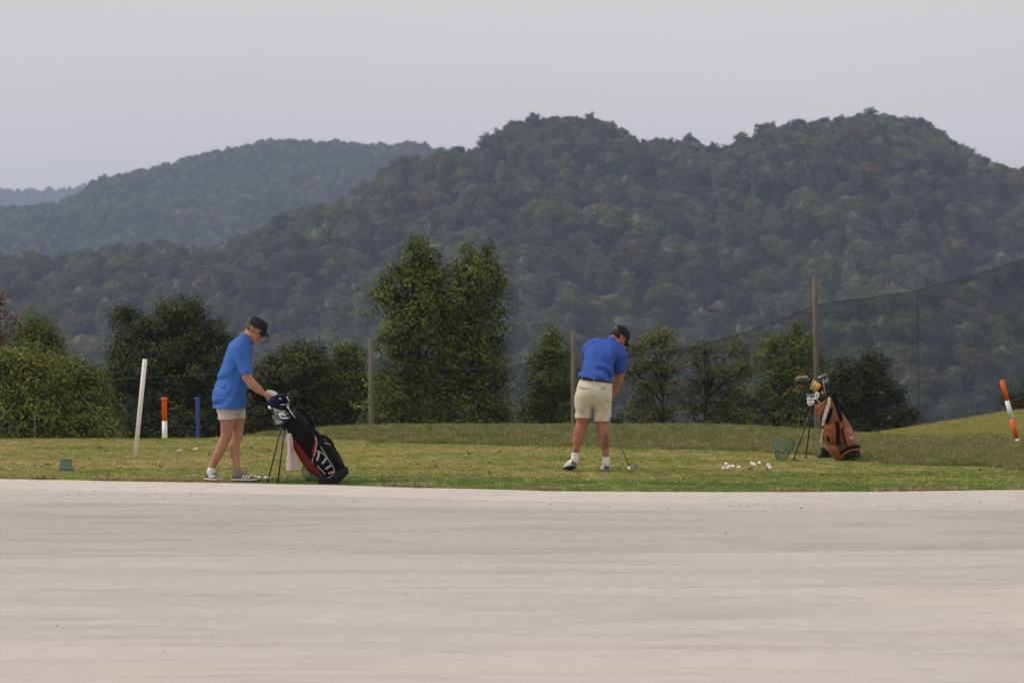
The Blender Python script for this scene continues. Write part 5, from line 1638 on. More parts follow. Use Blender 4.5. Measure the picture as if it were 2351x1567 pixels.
NYL = cloth('black_nylon', (0.007, 0.007, 0.008), 0.3, 160, 0.85, 0.002, 0.12)
NYLC = cloth('charcoal_nylon', (0.012, 0.011, 0.012), 0.3, 160, 0.85, 0.002, 0.15)
REDN = cloth('red_nylon', (0.15, 0.010, 0.012), 0.2, 160, 0.8, 0.002, 0.35)
PIPE = plain('pale_piping', (0.62, 0.58, 0.55), 0.7, 0.2)
GREYS = plain('grey_reflective_stripe', (0.30, 0.30, 0.30), 0.5, 0.4)
BASEP = plain('bag_base_plastic', (0.013, 0.013, 0.016), 0.65, 0.25)
LEGM = plain('stand_leg_metal', (0.022, 0.022, 0.024), 0.4, 0.5)
TOWEL = cloth('dusty_pink_towel', (0.47, 0.395, 0.37), 0.10, 220, 0.98, 0.003)

# ---- black bag
YB = 26.52
bb = Bag((662, 955), (770, 1094), [(0, -21, 21), (.12, -22, 23), (.3, -27, 31), (.5, -31, 34), (.75, -33, 37), (.93, -31, 34), (1, -29, 32)], [.105, .108, .12, .125, .13, .125, .12], YB)
bag1 = tag(empty('golf_bag', (at(770, 1108, YB).x, YB, 0)), 'black stand bag with red panels and white piping beside the standing golfer', 'golf bag')
body1 = bb.body(bag1, NYL, wob=.002)
# moulded rim and base
rim = []
for s, k_ in ((-.035, 1.0), (-.03, 1.07), (.03, 1.09), (.045, 1.03)):
    c, a, b = bb.ring_par(max(0, s))
    rim.append([Vector(at(*bb.px(s, c + a * k_ * math.cos(2 * math.pi * i / 28)), YB + b * k_ * math.sin(2 * math.pi * i / 28))) for i in range(28)])
MB().rings(rim).build('top_cuff', BASEP, bag1)
bs = [at(731, 1091, YB), at(733, 1108.5, YB), at(776, 1108.8, YB), at(800, 1088, YB), at(798, 1070, YB), at(762, 1084, YB)]
mb = MB()
mb.rings([[p + Vector((0, dy, 0)) for p in bs] for dy in (-.125, -.09, .09, .125)])
mb.build('base', BASEP, bag1, bevel=.012)
# spine ridge, strap, handle, right-hand pocket
bb.ribbon([(680, 948), (700, 975), (722, 1003), (745, 1034), (768, 1066)], 9, 'spine_panel', NYLC, bag1, off=.010, th=.01)
rp, _ = bb.pad([(741, 1001), (760, 1014), (776, 1035), (786, 1056), (792, 1070), (786, 1078), (770, 1062), (752, 1034), (740, 1012)], 'side_pocket', NYLC, bag1, puff=.04)
hp = MB(); hp.tube([at(739, 1000, YB - .03), at(748, 1002, YB - .05), at(760, 1012, YB - .05), at(766, 1024, YB - .03)], .012, 8, flat=(1, .6)); hp.build('strap_pad', NYL, bag1)
sp_ = MB(); sp_.tube([at(686, 938, YB), at(698, 946, YB), at(712, 964, YB - .02), at(722, 984, YB - .03)], [.014, .018, .02, .012], 8, flat=(1, .6)); sp_.build('shoulder_strap', NYL, bag1)
hd_ = MB(); hd_.tube([at(680, 943, YB), at(686, 935, YB), at(694, 940, YB), at(700, 952, YB)], .012, 8); hd_.build('handle', NYL, bag1)
for a_, b_ in (((745.5, 1016), (761, 1021)), ((771, 1026), (773, 1034)), ((772, 1046), (773, 1051)), ((736, 1025), (754, 1053))):
    bb.line([a_, b_], 'zip', GREYM, bag1, .0045 if a_[0] > 740 else .003, .035 if a_[0] > 740 else .016)
# red panels
bb.ribbon([(668, 1004), (680, 1026), (697, 1052), (716, 1076), (734, 1090)], [4, 14, 17, 19, 12], 'red_panel', REDN, bag1, off=.015, th=.014)
bb.ribbon([(724.5, 1002), (724, 1018), (721, 1036), (717, 1052)], [1.5, 7, 8, 3], 'red_panel', REDN, bag1, off=.014)
# piped pocket
outl = [(725.5, 1032), (735, 1036), (743, 1041), (750, 1050), (757, 1060), (763, 1067), (767, 1074), (768.6, 1082), (765, 1090), (757.8, 1095), (750, 1097.5), (743, 1096), (735, 1088), (727, 1079), (717.5, 1067.5), (716.5, 1056), (721, 1046)]
pk, O_ = bb.pad(outl, 'ball_pocket', NYL, bag1, puff=.03, base=.012)
bb.line([tuple(q) for q in O_], 'piping', PIPE, pk, .0032, .013, closed=True)
bb.line([(723.8, 1001.5), (726, 1010), (727.7, 1018), (725, 1027), (724, 1035), (721.5, 1046)], 'piping', PIPE, bag1, .0032, .016)
for pts, w_ in ((((732.5, 1037), (731.5, 1045), (728, 1057)), 5), (((749, 1051), (745, 1058), (739, 1064)), 5), (((760.5, 1067), (754, 1072), (747, 1076)), 4.5), (((766, 1082), (760, 1084.5), (754, 1086.5)), 4.5)):
    bb.ribbon(pts, w_, 'stripe', GREYS, pk, off=.045, th=.002)
def text_on(bag, txt, p0, p1, height, mat, parent, off):
    cu = bpy.data.curves.new('lettering', 'FONT'); cu.body = txt; cu.size = 1.0; cu.shear = 0.3
    tmp = bpy.data.objects.new('lettering_tmp', cu); COL.objects.link(tmp)
    dg = bpy.context.evaluated_depsgraph_get()
    me = bpy.data.meshes.new_from_object(tmp.evaluated_get(dg))
    bpy.data.objects.remove(tmp)
    xs_ = [v.co.x for v in me.vertices]; w_ = max(xs_) - min(xs_); x0 = min(xs_)
    p0, p1 = np.array(p0, float), np.array(p1, float); d = p1 - p0; dl = np.linalg.norm(d); d /= dl; n_ = np.array([d[1], -d[0]])
    for v in me.vertices:
        q = p0 + d * (v.co.x - x0) / w_ * dl + n_ * v.co.y * height
        v.co = bag.drape(q[0], q[1], off)
    return link('lettering', me, mat, parent, smooth=False)
text_on(bb, 'TaylorMade', (727, 1069.5), (746, 1090), 5.6, PIPE, pk, .046)
# stand legs
for (fx, fy), (tx_, ty_) in (((614.5, 1107.5), (647, 975)), ((637.5, 1109), (654, 978))):
    Yf = dist(fy) if fx < 620 else dist(fy)
    a_ = at(tx_, ty_, YB - .02); b_ = Vector(gpt(fx, fy)); b_.y = max(b_.y, float(kerb_y(b_.x)) + .02); b_.z = 0.0
    lg = MB(); lg.tube([a_, b_], [.0085, .0075], 8); lgo = lg.build('leg', LEGM, bag1)
    MB().tube([b_ + (a_ - b_).normalized() * .03, b_], [.012, .014], 8).build('foot', BASEP, lgo)
MB().box(at(650, 974, YB - .02), .05, .06, .045, Matrix.Rotation(R(38), 3, 'Y')).build('leg_hinge', BASEP, bag1, bevel=.008)
# towel hanging from the bag on a ring
rows_ = []
top = np.array([(661, 996), (668, 1000)]); 
prof_t = [(994, 659, 668), (1001, 656, 671), (1012, 655.5, 673), (1024, 660, 672), (1034, 659, 675), (1050, 657.5, 681), (1066, 656.5, 686), (1076, 656, 689), (1082, 656.5, 688)]
for i, (py_, l_, r_) in enumerate(prof_t):
    row = []
    for j in range(11):
        t_ = j / 10
        row.append(at(l_ + (r_ - l_) * t_, py_ - (3.5 * t_ if i == len(prof_t) - 1 else 0), YB - .10 + .018 * math.sin(t_ * 9 + i * .25) * min(1, i / 3)))
    rows_.append(row)
mb = MB(); mb.add([p for r_ in rows_ for p in r_], [(i * 11 + j, i * 11 + j + 1, (i + 1) * 11 + j + 1, (i + 1) * 11 + j) for i in range(len(rows_) - 1) for j in range(10)])
tw = tag(mb.build('towel', TOWEL, None, solid=.006, subsurf=1), 'pale pinkish towel hanging at the left side of the black bag', 'towel')
MB().tube([p + Vector((0, -.002, 0)) for p in rows_[-1]], .004, 5).build('hem', plain('towel_hem', (0.28, 0.16, 0.13), 0.95, 0.1), tw)

# ---- clubs standing in the black bag
def club(name, label, hosel_px, into_px, Y, shaft_mat, group='clubs in the black bag', r=.0052, axis=(.617, .787)):
    h = at(*hosel_px, Y); e = at(*into_px, Y + .01)
    root = tag(empty(name, tuple(h)), label, 'golf club', group)
    d = (e - h).normalized()
    MB().tube([h, e, e + Vector((axis[0], .1, -axis[1])) * .10], r, 8).build('shaft', shaft_mat, root)
    MB().tube([h - d * .012, h + d * .028], [.008, .0066], 8).build('hosel', CHROME, root)
    return root, h, d
def V2(dx, dy, depth=0.0): return Vector((dx, depth, -dy))       # picture direction (right, down) to world
c_, h_, d_ = club('golf_iron', 'brightest iron in the black bag, dark slot in its back', (663.5, 955), (672, 950), YB - .10, CHROME)
iron_head(h_ + Vector((-.004, 0, .006)), V2(-1, .02), V2(-.30, -.9), Vector((0, 1, .1)), CHROME, c_, 1.22)
c_, h_, d_ = club('golf_iron', 'upper left iron in the black bag with a chrome rim', (652, 944), (668, 955), YB - .04, CHROME)
iron_head(h_ + Vector((-.004, 0, 0)), V2(-1, .08), V2(-.35, -.9), Vector((0, 1, .1)), STEEL, c_, 1.22)
c_, h_, d_ = club('golf_iron', 'dull grey iron lowest in the black bag', (652, 964), (668, 962), YB - .06, STEEL)
iron_head(h_ + Vector((-.004, 0, 0)), V2(-1, .26), V2(-.25, -.95), Vector((0, 1, .1)), STEELD, c_, 1.22, cavity=STEEL)
c_, h_, d_ = club('golf_iron', 'dark iron at the left, between the chrome-rimmed and lowest irons', (648, 957), (667, 958), YB - .02, STEEL)
iron_head(h_ + Vector((-.004, 0, 0)), V2(-1, .16), V2(-.25, -.95), Vector((0, 1, .1)), STEELD, c_, 1.22, cavity=STEELD)
c_, h_, d_ = club('golf_wedge', 'slim bare iron shaft bent into the top of the black bag', (661, 935), (670.5, 949), YB - .11, CHROME)
iron_head(h_ + Vector((0, .02, 0)), V2(-.3, -1, .6), V2(-.9, .3), Vector((0, 1, .3)), STEELD, c_, .8)
c_, h_, d_ = club('golf_club', 'small white club head peeping out below the navy cover', (627, 936), (668, 958), YB + .04, STEELD)
wd = Solid(N3(at(621, 934, YB + .04)) - .06, N3(at(621, 934, YB + .04)) + .06, .004)
wd.ell(N3(at(621, 934.5, YB + .04)), (.028, .035, .022), 0)
link('club_head', wd.mesh('club_head'), WHITE, c_)
# navy covered wood
cov = tag(empty('covered_club', tuple(at(640, 920, YB - .02))), 'club under a fluffy navy and black head cover in the black bag', 'golf club', 'clubs in the black bag')
S = Solid(N3(at(640, 922, YB - .02)) - .17, N3(at(640, 922, YB - .02)) + .2, .005)
S.ell(N3(at(630, 923, YB - .03)), (.062, .065, .058), .02).ell(N3(at(643, 914, YB - .03)), (.070, .065, .050), .03)
S.fold(lambda x, y, z: .006 * vnoise(x + y, z, .012, 3) + .004 * vnoise(x - y, z + x, .02, 4))
NAVYF = cloth('navy_fleece', (0.008, 0.013, 0.042), 0.4, 140, 0.98, 0.006)
link('head_cover', S.mesh('head_cover'), NAVYF, cov)
S = Solid(N3(at(652, 928, YB - .02)) - .17, N3(at(652, 928, YB - .02)) + .2, .005)
S.cone(N3(at(648, 914, YB - .035)), N3(at(657, 926, YB - .03)), .050, .040, .01).cone(N3(at(657, 926, YB - .03)), N3(at(670, 948, YB - .01)), .040, .026, .01)
S.fold(lambda x, y, z: .003 * vnoise(x + y, z, .02, 6))
nk = link('cover_neck', S.mesh('cover_neck'), NYL, cov)
for (a0, b0), (a1, b1), rr in (((641, 915), (645, 915), .006), ((647, 927.5), (654, 928.5), .005), ((658.5, 910), (664, 921), .005)):
    MB().tube([at(a0, b0, YB - .090), at(a1, b1, YB - .078 if rr < .006 else YB - .105)], rr, 6).build('label_patch', PIPE, nk)
# driver under a white and black cover, under the golfer's hand
cov = tag(empty('covered_club', tuple(at(618, 908, YB + .36))), 'driver under a white and black cover beneath the golfer\'s hand', 'golf club', 'clubs in the black bag')
S = Solid(N3(at(618, 910, YB + .36)) - .2, N3(at(618, 910, YB + .36)) + .2, .005)
S.ell(N3(at(620, 908, YB + .36)), (.085, .075, .060), .0, frame((1, 0, -.25), (.25, 0, 1)))
S.cone(N3(at(628, 908, YB + .34)), N3(at(648, 924, YB + .20)), .045, .030, .02)
link('head_cover', S.mesh('head_cover'), cloth('white_leather_cover', (0.66, 0.62, 0.57), 0.06, 60, 0.5, 0.001), cov)
S = Solid(N3(at(605, 910, YB + .36)) - .16, N3(at(605, 910, YB + .36)) + .16, .005)
S.ell(N3(at(607, 909, YB + .36)), (.050, .082, .070), .0, frame((1, 0, -.25), (.25, 0, 1)))
S.ell(N3(at(618, 908, YB + .36)), (.06, .09, .056), 0, frame((1, 0, -.25), (.25, 0, 1)), sub=True)
link('cover_sock', S.mesh('cover_sock'), NYL, cov)
MB().tube([at(648, 924, YB + .20), at(668, 950, YB + .06), at(674, 960, YB + .03)], .0055, 8).build('shaft', SHAFTM, cov)

# ---- orange bag
YO = 30.75
ob = Bag((1887, 919), (1951, 1046), [(0, -25, 24), (.12, -26, 26), (.28, -28, 30), (.5, -31, 33), (.72, -38, 33), (.9, -38, 29), (1, -30, 27)], [.125, .13, .135, .14, .15, .14, .13], YO)
bag2 = tag(empty('golf_bag', (at(1951, 1054, YO).x, YO, 0)), 'burnt orange stand bag with black base standing at the right', 'golf bag')
def orange_mat(name, col):
    t = NT(name)
    n1 = t.noise(t.pos(), 14, 4, 0.6)
    c = t.ramp(n1, [(0.3, tuple(v * .78 for v in col)), (0.7, tuple(v * 1.15 for v in col))])
    t.bsdf(c, 0.65, 0.3, bump=t.noise(t.pos(), 60, 3), bump_d=.003)
    return t.m
ORG = orange_mat('burnt_orange_canvas', (0.26, 0.084, 0.032))
ORG2 = orange_mat('faded_orange_canvas', (0.30, 0.116, 0.057))
ORGD = orange_mat('dark_orange_trim', (0.20, 0.055, 0.022))
ob.body(bag2, ORG, wob=.004)
rim = []
for s, k_ in ((-.05, .96), (-.04, 1.05), (.0, 1.06), (.015, 1.0)):
    c, a, b = ob.ring_par(max(0, s))
    rim.append([Vector(at(*ob.px(s + .03 * math.cos(2 * math.pi * i / 28), c + a * k_ * math.cos(2 * math.pi * i / 28)), YO + b * k_ * math.sin(2 * math.pi * i / 28))) for i in range(28)])
MB().rings(rim).build('top_cuff', cloth('maroon_black_trim', (0.03, 0.012, 0.014), 0.3), bag2)
mb = MB()
bs = []
for z_, kx_ in ((.006, .92), (.03, 1.03), (.065, 1.05), (.11, 1.0)):
    cx_ = at(1950, 1045, YO).x - z_ * .28
    bs.append([Vector((cx_ + .148 * kx_ * math.cos(2 * math.pi * i / 28), YO + .14 * kx_ * math.sin(2 * math.pi * i / 28), z_ + .02 * math.cos(2 * math.pi * i / 28) * (z_ > .05))) for i in range(28)])
mb.rings(bs); mb.build('base', BASEP, bag2)
ob.ribbon([(1934, 1044), (1950, 1034), (1966, 1031), (1974, 1032)], 5, 'base_band', ORG, bag2, off=.03, th=.004)
ob.ribbon([(1930, 1040), (1946, 1030), (1960, 1026), (1974, 1024)], 7, 'trim_band', NYL, bag2, off=.022, th=.01)
# front pouch, side pocket
pk1, O1 = ob.pad([(1888, 965), (1895, 972), (1905, 975), (1914, 968), (1916, 955), (1920, 985), (1920, 1010), (1915, 1017), (1906, 1020.5), (1896, 1017), (1889, 1008), (1887, 990)], 'front_pouch', ORG, bag2, puff=.045, base=.012)
ob.line([tuple(q) for q in O1], 'trim', ORGD, pk1, .006, .014, closed=True)
ob.ribbon([(1898, 1001), (1901, 1008), (1904, 1014)], [4, 6, 3], 'pouch_shadow_strip', NYL, pk1, off=.06, th=.004)  # black ribbon laid on the pouch as its painted shadow
pk2, O2 = ob.pad([(1933, 983), (1943, 980), (1953, 982), (1961, 996), (1967, 1010), (1972, 1022), (1960, 1025), (1943, 1027), (1939, 1012), (1935, 998)], 'side_pocket', ORG2, bag2, puff=.05, base=.012)
ob.line([(1935, 984), (1934, 990), (1938, 1006), (1943, 1021)], 'zip', NYL, pk2, .008, .05)
ob.line([(1939, 980), (1935, 983), (1933, 990)], 'zip', NYL, pk2, .008, .03)
# pale emblem: leaping figure reduced to its splayed outline
em = [(1948.5, 1003), (1952, 1003.6), (1954.5, 1002), (1955.5, 1004), (1958.5, 1002.6), (1957, 1006), (1957.8, 1009.5), (1955.5, 1007), (1952, 1005.8)]
mb = MB(); mb.add([ob.drape(*q, .064) for q in em], [tuple(range(len(em)))]); mb.build('emblem', PIPE, pk2, solid=.003)
up, _ = ob.pad([(1868, 936), (1885, 922), (1904, 916), (1903, 930), (1894, 946), (1886, 962), (1878, 958), (1871, 946)], 'upper_panel', ORG2, bag2, puff=.018, base=.008)
ob.line([(1873, 943), (1881, 934), (1893, 927), (1902, 922)], 'seam', ORGD, up, .003, .026)
lp, _ = ob.pad([(1902, 1023), (1913, 1021), (1924, 1026), (1929, 1042), (1920, 1044), (1908, 1036)], 'lower_flap', ORG, bag2, puff=.03, base=.012)
# black slot with towel, strap, back pad, grey panel
ob.ribbon([(1902, 912), (1897, 930), (1889, 950), (1886, 965), (1893, 980)], [4, 5, 5, 6, 5], 'dark_strap', cloth('plum_strap', (0.028, 0.014, 0.03), 0.3), bag2, off=.03, th=.005)
ob.ribbon([(1911, 936), (1903, 955), (1896, 972), (1893, 980)], [5, 10, 12, 4], 'slot', NYL, bag2, off=.022, th=.004)
ob.ribbon([(1912, 905), (1921, 925), (1928, 948), (1932, 966)], [9, 9, 8, 6], 'shoulder_strap', NYL, bag2, off=.020, th=.014)
ob.ribbon([(1922, 967), (1924, 985), (1924, 1005), (1925, 1020)], [7, 8, 8, 9], 'strap_drop', NYL, bag2, off=.018, th=.01)
ob.ribbon([(1928, 1015), (1932, 1028), (1934, 1038)], [8, 13, 8], 'grey_mesh_panel', plain('grey_mesh', (0.06, 0.06, 0.055), 0.8, 0.2), bag2, off=.014, th=.004)
sp_ = MB(); sp_.tube([at(1916, 915, YO + .02), at(1930, 936, YO), at(1943, 958, YO), at(1950, 974, YO)], [.02, .035, .035, .012], 10, flat=(1, .7)); sp_.build('back_pad', NYL, bag2)
# leg and foot plate
for (fx, fy, Yo) in ((1821.5, 1052.5, 0), (1846, 1048, .5)):
    b_ = at(fx, fy, YO) if Yo == 0 else at(1850, 1046, YO + .45)
    b_.z = 0.0 + float(zfun(b_.x, b_.y))
    a_ = at(1864, 934, YO - .05 if Yo == 0 else YO + .07)
    lgo = MB().tube([a_, b_], [.0085, .0075], 8).build('leg', LEGM, bag2)
    MB().tube([b_ + (a_ - b_).normalized() * .03, b_ + Vector((0, 0, .004))], [.011, .014], 8).build('foot', BASEP, lgo)
MB().box(at(1866, 934, YO - .02), .05, .10, .04, Matrix.Rotation(R(25), 3, 'Y')).build('leg_hinge', BASEP, bag2, bevel=.008)
mb = MB()
fp = [at(1876, 1047, YO + .50), at(1876, 1049.5, YO + .50), at(1908, 1049.5, YO + .50), at(1908, 1040, YO + .50), at(1890, 1026, YO + .50), at(1886, 1026, YO + .50), at(1884, 1044, YO + .50)]
mb.rings([[p + Vector((0, dy, 0)) for p in fp] for dy in (-.06, .06)])
mb.build('foot_plate', BASEP, bag2, bevel=.004)
tw = MB()
vv = []
tp = [(1903, 911, 3), (1903.5, 919, 6), (1901, 930, 9), (1897, 944, 9), (1893, 958, 9), (1890, 970, 7), (1889.5, 977, 4)]
for i, (a_, b_, w_) in enumerate(tp):
    for j in range(7): vv.append(ob.drape(a_ + (j / 6 - .5) * w_, b_, .040 + .008 * math.sin(j * 1.7 + i * .4)))
tw.add(vv, [(i * 7 + j, i * 7 + j + 1, (i + 1) * 7 + j + 1, (i + 1) * 7 + j) for i in range(len(tp) - 1) for j in range(6)])
t = NT('white_gold_towel')
n1 = t.noise(t.pos(), 22, 2, 0.5, 0.5)
t.bsdf(t.ramp(n1, [(0.55, (0.62, 0.60, 0.58)), (0.62, (0.48, 0.30, 0.05)), (0.75, (0.48, 0.30, 0.05)), (0.8, (0.55, 0.54, 0.52))]), 0.95, 0.1)
tag(tw.build('towel', t.m, None, solid=.008, subsurf=1), 'white and gold towel hanging on the front of the orange bag', 'towel')
t2 = MB(); t2.tube([at(1889.5, 985, YO - .15), at(1887, 1000, YO - .13), at(1884, 1016, YO - .12), at(1886, 1024, YO - .12)], [.006, .007, .009, .005], 8, flat=(1, .5))
t2.build('hanging_strap', cloth('cream_webbing', (0.55, 0.50, 0.42), 0.1), bag2)

# ---- clubs standing in the orange bag
GO = 'clubs in the orange bag'
GOLD = cloth('gold_knit', (0.58, 0.32, 0.03), 0.12, 160, 0.9, 0.002)
WKN = cloth('white_knit', (0.68, 0.66, 0.64), 0.06, 160, 0.9, 0.002)
cov = tag(empty('covered_club', tuple(at(1860, 885, YO))), 'driver under a black cover with gold and white stripes in the orange bag', 'golf club', GO)
hd = Solid(N3(at(1842, 873, YO - .05)) - .16, N3(at(1842, 873, YO - .05)) + .16, .005)
hf = frame((-1, 0, .10), (0, 0, 1))
hd.ell(N3(at(1841, 874, YO - .05)), (.088, .075, .058), 0, hf)
hd.cone(N3(at(1848, 876, YO - .05)), N3(at(1858, 880, YO - .05)), .052, .050, .03)
ho = link('head_cover', hd.mesh('head_cover'), plain('black_leather_cover', (0.02, 0.02, 0.022), 0.35, 0.5), cov)
# gold lettering patches on top of the cover
for a0, a1, b0, b1 in ((1830, 1837, 866.5, 865.5), (1838.5, 1843, 864.5, 867.5), (1844.5, 1848.5, 863.5, 868), (1849.5, 1853, 863, 867)):
    MB().tube([at(a0, b0, YO - .095), at((a0 + a1) / 2, (b0 + b1) / 2 - .6, YO - .098), at(a1, b1, YO - .098)], .010, 6, flat=(1, .6)).build('gold_mark', plain('gold_print', (0.55, 0.38, 0.16), 0.5, 0.4), ho)
def band(p0, p1, r0, r1, mat, name='band'):
    MB().tube([at(*p0, YO - .05), at(*p1, YO - .05)], [r0, r1], 20).build(name, mat, ho)
axp = [(1857, 876.0), (1861, 879.0), (1864.5, 881.4), (1865.5, 882.1), (1868.6, 884.4), (1869.6, 885.1), (1879, 892), (1884, 897)]
band(axp[0], axp[1], .050, .052, NYL, 'neck'); band(axp[1], axp[2], .0535, .054, GOLD); band(axp[2], axp[3], .053, .053, NYL); band(axp[3], axp[4], .0545, .055, WKN); band(axp[4], axp[5], .054, .054, NYL)
band(axp[5], axp[6], .056, .058, GOLD); band(axp[6], axp[7], .056, .046, NYL, 'neck')
MB().tube([at(1882, 896, YO - .05), at(1893, 912, YO - .03), at(1900, 925, YO - .02)], .006, 8).build('shaft', SHAFTM, cov)
for lab, hx, hy, ix, iy, dy_, toe, upv, m_ in (('silver iron highest on the left in the orange bag', 1866, 906, 1884, 922, .0, (-1, .18), (-.3, -.95), STEELD), ('silver iron in the middle of the left fan in the orange bag', 1868, 914, 1884, 924, -.05, (-1, .28), (-.2, -.95), CHROME),
                                  ('silver iron lowest on the left in the orange bag', 1868, 920, 1884, 926, -.10, (-1, .50), (-.3, -.9), CHROME), ('bright silver iron nearest the bag rim in the orange bag', 1870, 914, 1886, 926, -.13, (.55, -.8), (-.8, -.55), CHROME)):
    c_, h_, d_ = club('golf_iron', lab, (hx, hy), (ix, iy), YO + dy_, CHROME, GO)
    iron_head(h_, V2(*toe), V2(*upv), Vector((0, 1, .1)), m_, c_, 1.05, cavity=STEEL)
c_, h_, d_ = club('putter', 'dark blade putter standing highest at the right in the orange bag', (1888, 866), (1895, 905), YO + .02, STEEL, GO)
mb = MB(); mb.rings([ell_ring(at(1878 + 20 * t_, 869.5 - 10.5 * t_, YO + .02), Vector((0, 1, 0)), V2(.45, .9), .03 * k_, .020 * k_, 14, .7) for t_, k_ in ((0, .7), (.05, .95), (.5, 1), (.95, .95), (1, .7))]); mb.build('club_head', STEELD, c_)
c_, h_, d_ = club('golf_wedge', 'small silver wedge behind the putter in the orange bag', (1890, 875), (1894, 905), YO + .07, STEEL, GO)
iron_head(h_, V2(.95, -.25), V2(-.2, -.9), Vector((0, 1, .1)), STEEL, c_, .8)
tg = MB().tube([at(1886.5, 898, YO - .12), at(1890, 905.5, YO - .12)], .008, 6, flat=(1, .5)); tg.build('yellow_tab', GOLD, bag2)

# ------------------------------------------------------------------ range baskets
BASK = plain('green_basket_wire', (0.055, 0.150, 0.100), 0.5, 0.4)
def basket(label, c, axis, r_open, r_base, h, nv=22, nh=6, wire=.0044):
    """wire ball bucket: c = centre of the base disc, axis points from base to the open rim"""
    ax = Vector(axis).normalized()
    u = ax.cross(Vector((0, 1, 0.3))).normalized(); w = ax.cross(u)
    root = tag(empty('ball_basket', tuple(c)), label, 'basket', 'range ball baskets')
    c = Vector(c)
    P = lambda t_, a: c + ax * h * t_ + (u * math.cos(a) + w * math.sin(a)) * (r_base + (r_open - r_base) * t_)
    m = MB()
    for i in range(nv):
        a = 2 * math.pi * i / nv
        m.tube([P(0, a), P(.5, a), P(1, a)], wire * .8, 4)
    for j in range(1, nh):
        m.tube([P(j / nh, 2 * math.pi * i / 28) for i in range(29)], wire * .8, 4)
    sd = m.build('side_mesh', BASK, root); sd['kind'] = 'stuff'
    MB().tube([P(1, 2 * math.pi * i / 32) for i in range(33)], wire * 1.9, 6).build('rim', BASK, root)
    MB().tube([P(0, 2 * math.pi * i / 32) for i in range(33)], wire * 1.7, 6).build('base_ring', BASK, root)
    m = MB()
    m.tube([c + (u * math.cos(2 * math.pi * i / 16) + w * math.sin(2 * math.pi * i / 16)) * r_base * .38 for i in range(17)], wire, 4)
    for i in range(8):
        a = 2 * math.pi * i / 8
        m.tube([c + (u * math.cos(a) + w * math.sin(a)) * r_base * .38, P(0, a)], wire, 4)
    m.build('base_spokes', BASK, root)
    return root
g_ = gpt(151, 1081)
basket('small green wire basket upside down on the grass at the left', (g_.x, g_.y, .134), (0.04, 0, -1), .080, .060, .13, 16, 6, .0040)
g_ = at(704, 1089, 27.0)
basket('green wire basket lying on its side behind the black bag', (g_.x, 27.0, .098), (.80, .55, -.08), .105, .088, .20)
g_ = at(1795, 1046, 30.6)
basket('green wire basket lying tipped over beside the orange bag', (g_.x, 30.62, .082), (.22, .9, .50), .125, .082, .22, 24, 7, .0034)

# ------------------------------------------------------------------ balls
BL = 'loose balls between the bent golfer and the orange bag'
for (a_, b_), lab in zip(((1667, 1064.6), (1661, 1074), (1669.6, 1074), (1674.5, 1070.7), (1682.8, 1070), (1696.4, 1071.8), (1726.7, 1063), (1732, 1066), (1743.5, 1061.8), (1764, 1067), (1768, 1073)),
    ('farthest white ball of the left cluster of six', 'leftmost white ball of the left cluster of six', 'second white ball from the left in the front row of six', 'white ball in the middle of the left cluster of six', 'fifth white ball from the left in the cluster of six',
     'white ball lying apart at the right end of the cluster of six', 'leftmost white ball of the middle trio', 'nearest white ball of the middle trio', 'rightmost and farthest white ball of the middle trio', 'farther white ball of the pair nearest the orange bag', 'nearer white ball of the pair nearest the orange bag')):
    ball(a_, b_, lab, BL)
BL = 'loose balls behind the toe of the grey shoe'
for (a_, b_), lab in zip(((578, 1096.5), (586.5, 1095.5), (595, 1096.5), (609.3, 1096.6), (618.4, 1096.5)), ('white ball half hidden by the grey shoe toe', 'second white ball from the grey shoe', 'third white ball from the grey shoe', 'fourth white ball from the grey shoe', 'white ball behind the left leg of the black bag')):
    ball(a_, b_, lab, BL)
ball(1444.5, 1074.5, 'white ball at the head of the golfer\'s iron')

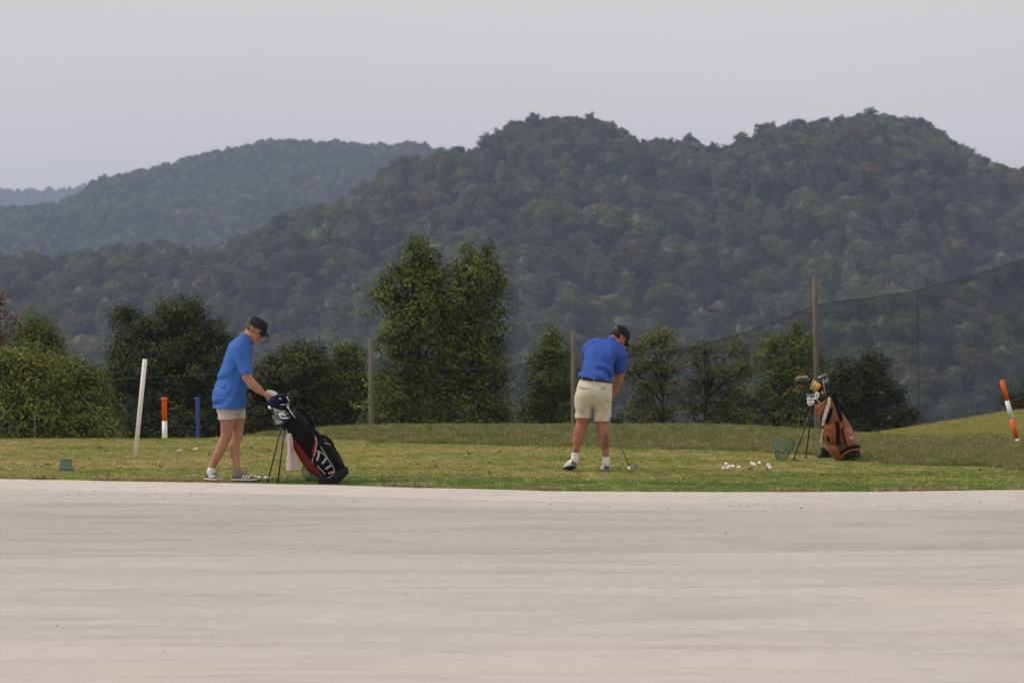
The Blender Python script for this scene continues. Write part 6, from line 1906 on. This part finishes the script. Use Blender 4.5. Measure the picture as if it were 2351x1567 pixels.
# ------------------------------------------------------------------ marker poles and litter
def paint(name, col, scuff=(0.25, 0.22, 0.2)):
    t = NT(name)
    n1 = t.noise(t.pos((8, 8, 3)), 4, 5, 0.7)
    c = t.ramp(n1, [(0.25, tuple(v * .85 for v in col)), (0.6, col), (0.70, tuple(v * .96 for v in col)), (0.79, scuff)])
    t.bsdf(c, 0.55, 0.3)
    return t.m
PW = paint('chalky_white_paint', (0.84, 0.82, 0.80)); PO = paint('orange_paint', (0.80, 0.13, 0.015), (0.6, 0.16, 0.06)); PB = paint('blue_paint', (0.045, 0.09, 0.42), (0.08, 0.12, 0.4))
def pole(name, label, p0, p1, w, Y, parts, cap=None, Yt=None):
    """round pole from base pixel p0 to top pixel p1; parts = [(s0, s1, material, part name)]"""
    a, b = at(*p0, Y), at(*p1, Yt or Y)
    r_ = w / 2 / F * Y
    root = tag(empty(name, tuple(a)), label, 'pole', 'marker poles on the tee')
    for s0, s1, m_, nm in parts:
        MB().tube([a.lerp(b, s0), a.lerp(b, s1 - .004 if s1 == 1 else s1), a.lerp(b, s1)], [r_, r_, r_ * (.8 if s1 == 1 and not cap else 1)], 16).build(nm, m_, root)
    if cap:
        d = (b - a).normalized()
        MB().tube([b - d * .05, b - d * .004, b], [r_ * 1.13, r_ * 1.13, r_ * .95], 16).build('end_cap', cap, root)
    return root, a, b
rt, a_, b_ = pole('marker_pole', 'tall plain white pole leaning to the right on the left side', (310.5, 1049.5), (333, 824), 10.5, dist(1052), [(0, 1, PW, 'shaft')])
MB().tube([a_ + Vector((0, 0, .02)), Vector((a_.x + .004, a_.y, -.05))], .008, 6).build('pin', DARKM, rt)
for s_ in (.30, .42): MB().tube([a_.lerp(b_, s_) + Vector((.030, -.01, 0)), a_.lerp(b_, s_ + .012) + Vector((.030, -.01, 0))], .006, 6).build('screw', DARKM, rt)
Yp = 36.6
zb = float(zfun(at(378, 1000, Yp).x, Yp))
pole('marker_pole', 'upright short pole, orange above white, on the left', (378.5, HY + (CAMZ - zb + .05) / Yp * F, ), (377.5, 912), 12, Yp, [(0, .52, PW, 'white_shaft'), (.52, 1, PO, 'orange_shaft')], PO)
Yp = 37.2
zb = float(zfun(at(454, 1000, Yp).x, Yp))
pole('marker_pole', 'upright short plain blue pole behind the standing golfer', (455.5, HY + (CAMZ - zb + .05) / Yp * F), (453.5, 912), 9, Yp, [(0, 1, PB, 'shaft')], PB)
pole('marker_pole', 'leaning pole banded orange and white at the right edge', (2338.5, 1022), (2300, 873), 11, 34.6, [(0, .105, PW, 'white_band'), (.105, .41, PO, 'orange_band'), (.41, .69, PW, 'white_band'), (.69, 1, PO, 'orange_band')])
for k_, (px_, py_, lab) in enumerate(((411, 1036.5, 'crumpled white paper scrap nearer the white pole'), (447, 1033, 'crumpled white paper scrap nearer the blue pole'))):
    c = gpt(px_, py_)
    S = Solid(N3(c) - .08, N3(c) + .08, .004)
    S.ell(N3(c) + np.array([.012, 0, .016]), (.026, .03, .014), .0, frame((1, 0, .3), (-.3, 0, 1))).ell(N3(c) + np.array([-.022, 0, .010]), (.024, .02, .006), .01)
    S.fold(lambda x, y, z: .004 * vnoise(x + z, y + z, .014, 2 + k_))
    tag(link('paper_scrap', S.mesh('paper_scrap'), WHITE), lab, 'litter', 'white scraps on the tee')
